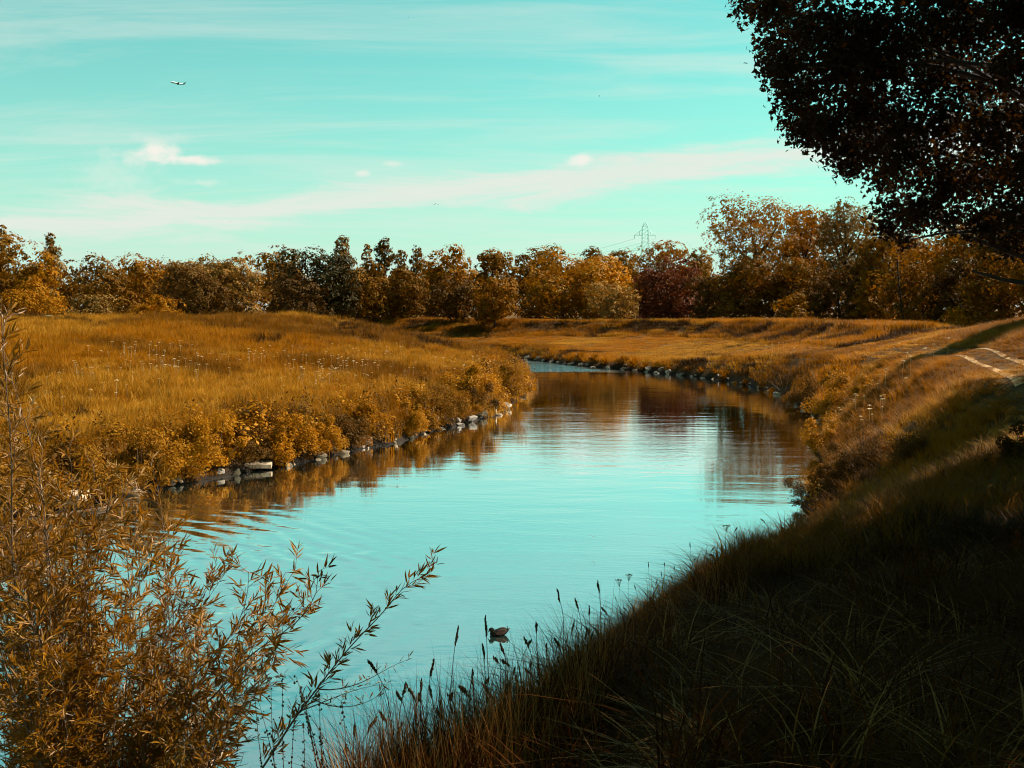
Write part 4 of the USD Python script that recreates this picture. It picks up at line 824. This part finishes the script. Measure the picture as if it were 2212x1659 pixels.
dock('beaded dock plant left of the leaning sapling, at the bottom of the picture', (628, 1680), [(548, 1450), (585, 1465), (610, 1470), (640, 1500), (560, 1520), (655, 1560)], 5.6, 5)
dock('beaded dock plant right of the leaning sapling stem', (722, 1690), [(640, 1462), (655, 1500), (690, 1500), (737, 1515), (660, 1535), (690, 1570)], 5.4, 6)

# tall seeding grass along the brow, stalk by stalk
def stalk(label, tip, hl, d, rg, bend=0.0, kind='spike', group=None):
    e = at(*tip, d); bx = e[0] + rg.uniform(-.10, .14); by = d + rg.uniform(-.15, .15); b = np.array([bx, by, ground(bx, by) - .03])
    t = thing('grass_stalk' if kind == 'spike' else 'umbel_plant', label, 'grass' if kind == 'spike' else 'plant', b, group=group); e = e - b
    q = bez([(0, 0, 0), e * [.25, .25, .55], e * [.62, .62, .85] + [0, 0, .02], e], 12)
    if bend: q[-4:, 0] += np.array([0, .2, .6, 1.0]) * bend; q[-4:, 2] -= np.array([0, .0, .1, .3]) * abs(bend)
    obj('stem', tube(q, np.linspace(.0026, .0014, 12), 4), M['stalk'], t); hb = MB(); Lq = np.linspace(0, 1, 12)
    if kind == 'spike':
        m = max(7, int(hl / .007)); f0 = 1 - min(.45, hl / max(np.linalg.norm(e), .2))
        for k in range(m):
            u = f0 + (1 - f0) * (k + .5) / m; p = np.array([np.interp(u, Lq, q[:, j]) for j in range(3)]); w_ = .0042 * (.5 + math.sin(math.pi * (k + .8) / (m + .6))) * rg.uniform(.6, 1.25)
            o = trimesh.creation.icosphere(0, 1.0); o.apply_scale([w_, w_, .012]); o.apply_translation(p + rg.normal(size=3) * .0016); hb.tm(o)
        obj('seed_head', hb.get(), M['stalk'], t)
    else:
        for k in range(26):
            a = rg.uniform(0, 6.28); r_ = .05 * math.sqrt(rg.random()); p = q[-1] + [math.cos(a) * r_, math.sin(a) * r_, .02 - r_ * .3]
            hb.add(*tube([q[-2], p], [.0008, .0006], 3)); o = trimesh.creation.icosphere(0, .006); o.apply_translation(p); hb.tm(o)
        obj('flower_head', hb.get(), M['flower'], t)
    for k in range(2):
        a = rg.uniform(0, 6.28); l = rg.uniform(.18, .34); z_ = q[2 + 2 * k]; dr_ = np.array([math.cos(a), math.sin(a) * .6, 1.1]); dr_ = unit(dr_); sd = unit(np.cross(dr_, [.2, .1, 1.0])) * .0035
        p1, p2 = z_ + dr_ * l * .6, z_ + dr_ * l + [math.cos(a) * .06, 0, -.05]
        obj('leaf', (np.array([z_, p1 - sd, p1 + sd, p2]), np.array([(0, 2, 1), (1, 2, 3)])), M['grass_dark'], t)
rg = np.random.default_rng(515)
def brow(px):
    d = np.linspace(3.2, 24, 160); xy = np.c_[(px - 1106) / F * d, d]; z = height(xy, False); z[shore(xy) < .2] = -9
    return float(d[np.argmax((z + .25 - HC) / d)])
_bx = np.arange(700, 1700, 20.0); _bd = np.array([brow(x) for x in _bx])
dist = lambda x: float(np.interp(x, _bx, _bd))
SG = 'tall seeding grass stalks standing against the water'
for (x, y, h_, bd, lab) in [(1039, 1329, .10, .02, 'tallest seed spike standing left of the duck'), (995, 1351, .095, -.01, 'dark seed spike second left of the duck'), (1152, 1342, .085, .015, 'plump brown seed spike right of the duck'), (1222, 1267, .09, -.05, 'seed head drooping left, highest of the drooping ones'),
                            (1215, 1372, .09, -.05, 'seed head drooping left halfway up the shaded grass'), (1291, 1255, .08, 0, 'seed spike near the pale umbels'), (943, 1423, .10, -.01, 'long seed spike left of the two by the duck'), (886, 1475, .09, -.02, 'seed spike leaning left by the side twigs of the sapling'),
                            (803, 1423, .09, -.02, 'seed spike among the sapling side twigs'), (1093, 1387, .09, -.03, 'bent seed spike just under the duck')]:
    stalk(lab, (x, y), h_, dist(x), rg, bd)
EX = np.random.default_rng(8)
for x, y in [(float(q), float(np.interp(q, [780, 1000, 1200, 1300, 1450, 1600], [1600, 1530, 1450, 1400, 1290, 1170]) - EX.uniform(10, 95))) for q in EX.uniform(790, 1600, 34)] + [(1139, 1374), (1183, 1390), (1082, 1414), (1024, 1446), (1037, 1389), (1301, 1311), (808, 1534), (905, 1466), (844, 1491), (1402, 1214), (1440, 1214), (1456, 1222), (1248, 1290), (1265, 1307), (1330, 1290), (1375, 1262), (1420, 1250), (965, 1500), (1110, 1440), (1240, 1340), (1350, 1310), (1170, 1430), (1205, 1440), (760, 1560), (870, 1560), (1500, 1205), (1540, 1180), (1645, 1120), (1590, 1150)]:
    stalk('thin seeding grass stalk on the brow of the near bank', (x, y), rg.uniform(.05, .085), dist(x) + rg.uniform(-.3, .4), rg, rg.uniform(-.04, .03), group=SG)
for x, y, lab in [(1336, 1254, 'pale umbel plant on the brow, left of a pair'), (1358, 1243, 'pale umbel plant on the brow, right of a pair'), (1570, 1138, 'dry umbel plant far along the brow'), (1170, 1640, 'low umbel plant among the bottom grass')]: stalk(lab, (x, y), 0, dist(x), rg, kind='umbel')
rng = np.random.default_rng(71); P_ = []
for x in rng.uniform(740, 1640, 1100):
    y = np.interp(x, [740, 1000, 1200, 1450, 1640], [1655, 1590, 1500, 1330, 1190]) + rng.uniform(-15, 110); d = dist(x) * rng.uniform(.8, 1.02); q = at(x, y, d); P_.append(q[:2])
p = np.array(P_); sc = rng.uniform(.55, 1.0, len(p)) * np.interp(p[:, 1], [4, 8, 12], [.95, .85, .7])
thin = [(blades(9, .10, np.random.default_rng(700 + i), .006, 6, .45, .5, .3, (.06, 0)), g) for i, g in enumerate(['grass_shaded_dark', 'grass_shaded', 'grass_shaded_dark', 'bleached'])]
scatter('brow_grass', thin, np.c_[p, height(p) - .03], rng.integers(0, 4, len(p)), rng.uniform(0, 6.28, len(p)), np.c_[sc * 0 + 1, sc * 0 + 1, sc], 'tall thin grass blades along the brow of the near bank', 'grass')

# ------------------------------------------------------------------ duck, birds, aeroplane, pylon, cabin
import manifold3d as m3
def chain(bones, refine=.012, smooth=6):
    """one continuous body: the hulls of neighbouring spheres joined and smoothed"""
    acc = None
    for a, b in bones:
        h = m3.Manifold.batch_hull([m3.Manifold.sphere(r, 16).translate(tuple(map(float, p))) for p, r in (a, b)]); acc = h if acc is None else acc + h
    o = acc.refine_to_length(refine).to_mesh(); tm = trimesh.Trimesh(o.vert_properties[:, :3], o.tri_verts)
    trimesh.smoothing.filter_taubin(tm, iterations=smooth); return tm
q = on(1078, 1372, 0)
t = thing('duck', 'dark-headed mallard duck dipping its bill in the water beyond the near grass', 'duck', (q[0], q[1], -.015), rz=.12)
ch, md, re, tl = ((-.11, 0, .05), .075), ((0, 0, .062), .088), ((.10, 0, .085), .066), ((.165, 0, .115), .032)
nk, nt, hd = ((-.125, 0, .105), .047), ((-.145, 0, .135), .042), ((-.168, 0, .130), .040)
body = chain([(ch, md), (md, re), (re, tl), (ch, nk), (nk, nt), (nt, hd)])
obj('body', body, M['black'], t, smooth=True)
obj('bill', trimesh.convex.convex_hull(np.array([(-.19, -.017, .118), (-.19, .017, .118), (-.195, 0, .10), (-.198, 0, .128), (-.245, -.014, .055), (-.245, .014, .055), (-.252, 0, .048)])), M['stalk'], t)
for sgn in (-1, 1):
    w_ = trimesh.creation.icosphere(2, 1.0); w_.apply_scale([.115, .018, .048]); w_.apply_transform(trimesh.transformations.euler_matrix(0, -.28, 0)); w_.apply_translation((.035, sgn * .076, .098)); obj('wing', w_, M['flank'], t, smooth=True)
obj('tail', trimesh.convex.convex_hull(np.array([(.16, -.03, .12), (.16, .03, .12), (.16, 0, .09), (.215, -.02, .15), (.215, .02, .15), (.225, 0, .138)])), M['flank'], t)
obj('tail_curl', tube(bez([(.15, 0, .14), (.175, 0, .168), (.165, 0, .182), (.15, 0, .172)], 8), np.linspace(.012, .004, 8), 5), M['black'], t)

def bird(px, py, d, span, yaw, label, flap=.35, over=None):
    p = on(px, py, 0) + [0, 0, .35] if over else at(px, py, d); t = thing('bird', label, 'bird', p, rz=yaw)
    obj('body', chain([(((-.14, 0, 0), .03), ((0, 0, 0), .055)), (((0, 0, 0), .055), ((.12, 0, .0), .04)), (((.12, 0, 0), .04), ((.17, 0, .02), .032)), (((-.14, 0, 0), .03), ((-.26, 0, 0), .012))], .03, 3).apply_scale(span), M['bird'], t, smooth=True)
    for s_ in (-1, 1):
        y1, y2 = .42 * s_, .95 * s_; z1, z2 = flap * .42, flap * .25
        v = np.array([(.10, .03 * s_, .03), (-.10, .03 * s_, .03), (.14, y1, z1), (-.08, y1, z1), (-.06, y2, z2), (-.14, y2 * .97, z2)]) * span; v2 = v - [0, 0, .012 * span]
        obj('wing', trimesh.convex.convex_hull(np.vstack([v[:4], v2[:4]])) + trimesh.convex.convex_hull(np.vstack([v[2:], v2[2:]])), M['bird'], t)
bird(941, 439, 90, .34, 1.2, 'dark bird with drooping wing in the pale cloud band at centre', -.9)
bird(1295, 208, 140, .28, .3, 'small dark bird high in the sky right of centre', .9)
bird(498, 478, 200, .26, 0, 'tiny far bird in the cloud band left of centre', .3)
bird(353, 553, 150, .28, .8, 'tiny bird just above the treetops on the left', .8)
bird(883, 38, 190, .24, .5, 'tiny bird near the top edge of the sky', .4)
bird(1281, 1187, 0, .12, .9, 'small dark bird skimming low over the water', .7, True)

p = at(384, 180, 2600); L_ = 33.0
t = thing('airliner', 'white airliner climbing to the left, high in the sky', 'aeroplane', p, rz=math.radians(186))
def plane_part(name, m, mat):
    m = m.copy(); m.apply_transform(trimesh.transformations.rotation_matrix(-math.radians(11), (0, 1, 0))); return obj(name, m, M[mat], t, smooth=30)
xs = np.array([-.5, -.44, -.3, -.1, .2, .38, .46, .495, .505]); rs = np.array([.006, .02, .043, .054, .054, .053, .042, .022, .002])
fz = np.array([.028, .024, .010, 0, 0, 0, -.004, -.008, -.010])
v, f = tube(np.c_[xs, xs * 0, fz] * L_, rs * L_, 16); plane_part('fuselage', trimesh.Trimesh(v, f), 'white')
v, f = tube(np.c_[xs[1:-1], xs[1:-1] * 0, fz[1:-1] - .012] * L_, rs[1:-1] * L_ * .93, 16); plane_part('belly', trimesh.Trimesh(v, f), 'greyteal')
for s_ in (-1, 1):
    w_ = np.array([(.10, .04 * s_, -.02), (-.10, .04 * s_, -.02), (-.16, .46 * s_, .035), (-.20, .46 * s_, .035)]); plane_part('wing', trimesh.convex.convex_hull(np.vstack([w_ * L_, (w_ - [0, 0, .012]) * L_])), 'greyteal')
    w_ = np.array([(-.40, .02 * s_, .03), (-.48, .02 * s_, .03), (-.49, .17 * s_, .045), (-.52, .17 * s_, .045)]); plane_part('tailplane', trimesh.convex.convex_hull(np.vstack([w_ * L_, (w_ - [0, 0, .008]) * L_])), 'greyteal')
    v, f = tube(np.c_[[.07, .05, -.04, -.06], [.15 * s_] * 4, [-.05] * 4] * L_, np.array([.024, .03, .026, .014]) * L_, 12); plane_part('engine', trimesh.Trimesh(v, f), 'greyteal')
w_ = np.array([(-.34, 0, .04), (-.485, 0, .03), (-.50, 0, .205), (-.545, 0, .205)]); plane_part('tail_fin', trimesh.convex.convex_hull(np.vstack([w_ * L_ + [0, .2, 0], w_ * L_ - [0, .2, 0]])), 'greyteal')

D = 620; b = at(1392, 690, D); top = at(1392, 481, D)[2]; arm = at(1392, 508, D)[2]
t = thing('pylon', 'tall steel electricity pylon rising behind the domed orange tree', 'pylon', (b[0], b[1], 2.0)); zt, za = top - 2, arm - 2
def bars(segs, r=.13):
    mb = MB()
    for p, q in segs: mb.add(*tube([p, q], [r, r], 4))
    return mb.get()
prof = [(0, 4.6), (za * .45, 2.8), (za - 8, 1.75), (za, 1.6), (za + 4, 1.55), (zt - 2.2, 1.35), (zt - .4, .7), (zt, .45)]
cor = lambda z, w_: [np.array([sx * w_, sy * w_, z]) for sx, sy in ((1, 1), (-1, 1), (-1, -1), (1, -1))]
for k in range(4): obj('leg', bars([(cor(*prof[i])[k], cor(*prof[i + 1])[k]) for i in range(len(prof) - 1)], .11), M['steel'], t)
zz = np.r_[np.linspace(0, za - 8, 7), np.linspace(za - 4, zt, 6)]; ww = np.interp(zz, [p_[0] for p_ in prof], [p_[1] for p_ in prof]); seg = []
for i in range(len(zz) - 1):
    A, B_ = cor(zz[i], ww[i]), cor(zz[i + 1], ww[i + 1])
    for k in range(4): seg += [(A[k], B_[(k + 1) % 4]), (A[(k + 1) % 4], B_[k]), (B_[k], B_[(k + 1) % 4])]
seg += [((0, 0, za - 8), (0, 0, zt - 3))]
obj('bracing', bars(seg, .06), M['steel'], t)
for z_, wd_ in ((za, 5.9), (za - 8.5, 7.6)):
    for s_ in (-1, 1):
        e = np.array([s_ * wd_, 0, z_]); obj('cross_arm', bars([((s_ * 1.6, y_, z_), e) for y_ in (-1.5, 1.5)] + [((s_ * 1.55, y_, z_ + 3.2), e) for y_ in (-1.5, 1.5)] + [((s_ * 3.2, -.9, z_), (s_ * 3.2, -.6, z_ + 1.9)), ((s_ * 3.2, .9, z_), (s_ * 3.2, .6, z_ + 1.9))], .08), M['steel'], t)
        obj('insulator', bars([(e, e - [0, 0, 2.0])], .16), M['steel'], t)
for i, (z_, wd_, lab) in enumerate([(za, -5.9, 'power line sagging left from the upper left arm of the pylon'), (za, 5.9, 'power line running left from the upper right arm of the pylon'), (za - 8.5, -7.6, 'lowest power line sagging left from the pylon')]):
    s0 = np.array([b[0] + wd_, b[1], z_ + 2 - 2.0]); e = s0 + [-150, 190, -4]; u = np.linspace(0, 1, 30)[:, None]; ln = s0 + (e - s0) * u; ln[:, 2] -= 36 * u[:, 0] * (1 - u[:, 0])
    tag(obj('power_line', tube(ln, np.full(30, .075), 4), M['steel']), lab, 'cable')

q = at(104, 668, 136); z_ = ground(q[0], q[1]); t = thing('cabin', 'tiny teal cabin with pale door half hidden by the orange bush on the left', 'cabin', (q[0], q[1], z_), rz=.3)
hh = q[2] - z_ + .1
hh *= .8; m = trimesh.creation.box((.8, .8, hh)); m.apply_translation((0, 0, hh / 2)); obj('wall', m, M['teal'], t)
obj('roof', trimesh.convex.convex_hull(np.array([(-.5, -.5, hh), (.5, -.5, hh), (-.5, .5, hh), (.5, .5, hh), (-.5, 0, hh + .12), (.5, 0, hh + .12)])), M['greyteal'], t)
m = trimesh.creation.box((.26, .05, hh * .8)); m.apply_translation((.2, -.43, hh * .42)); obj('door', m, M['white'], t)
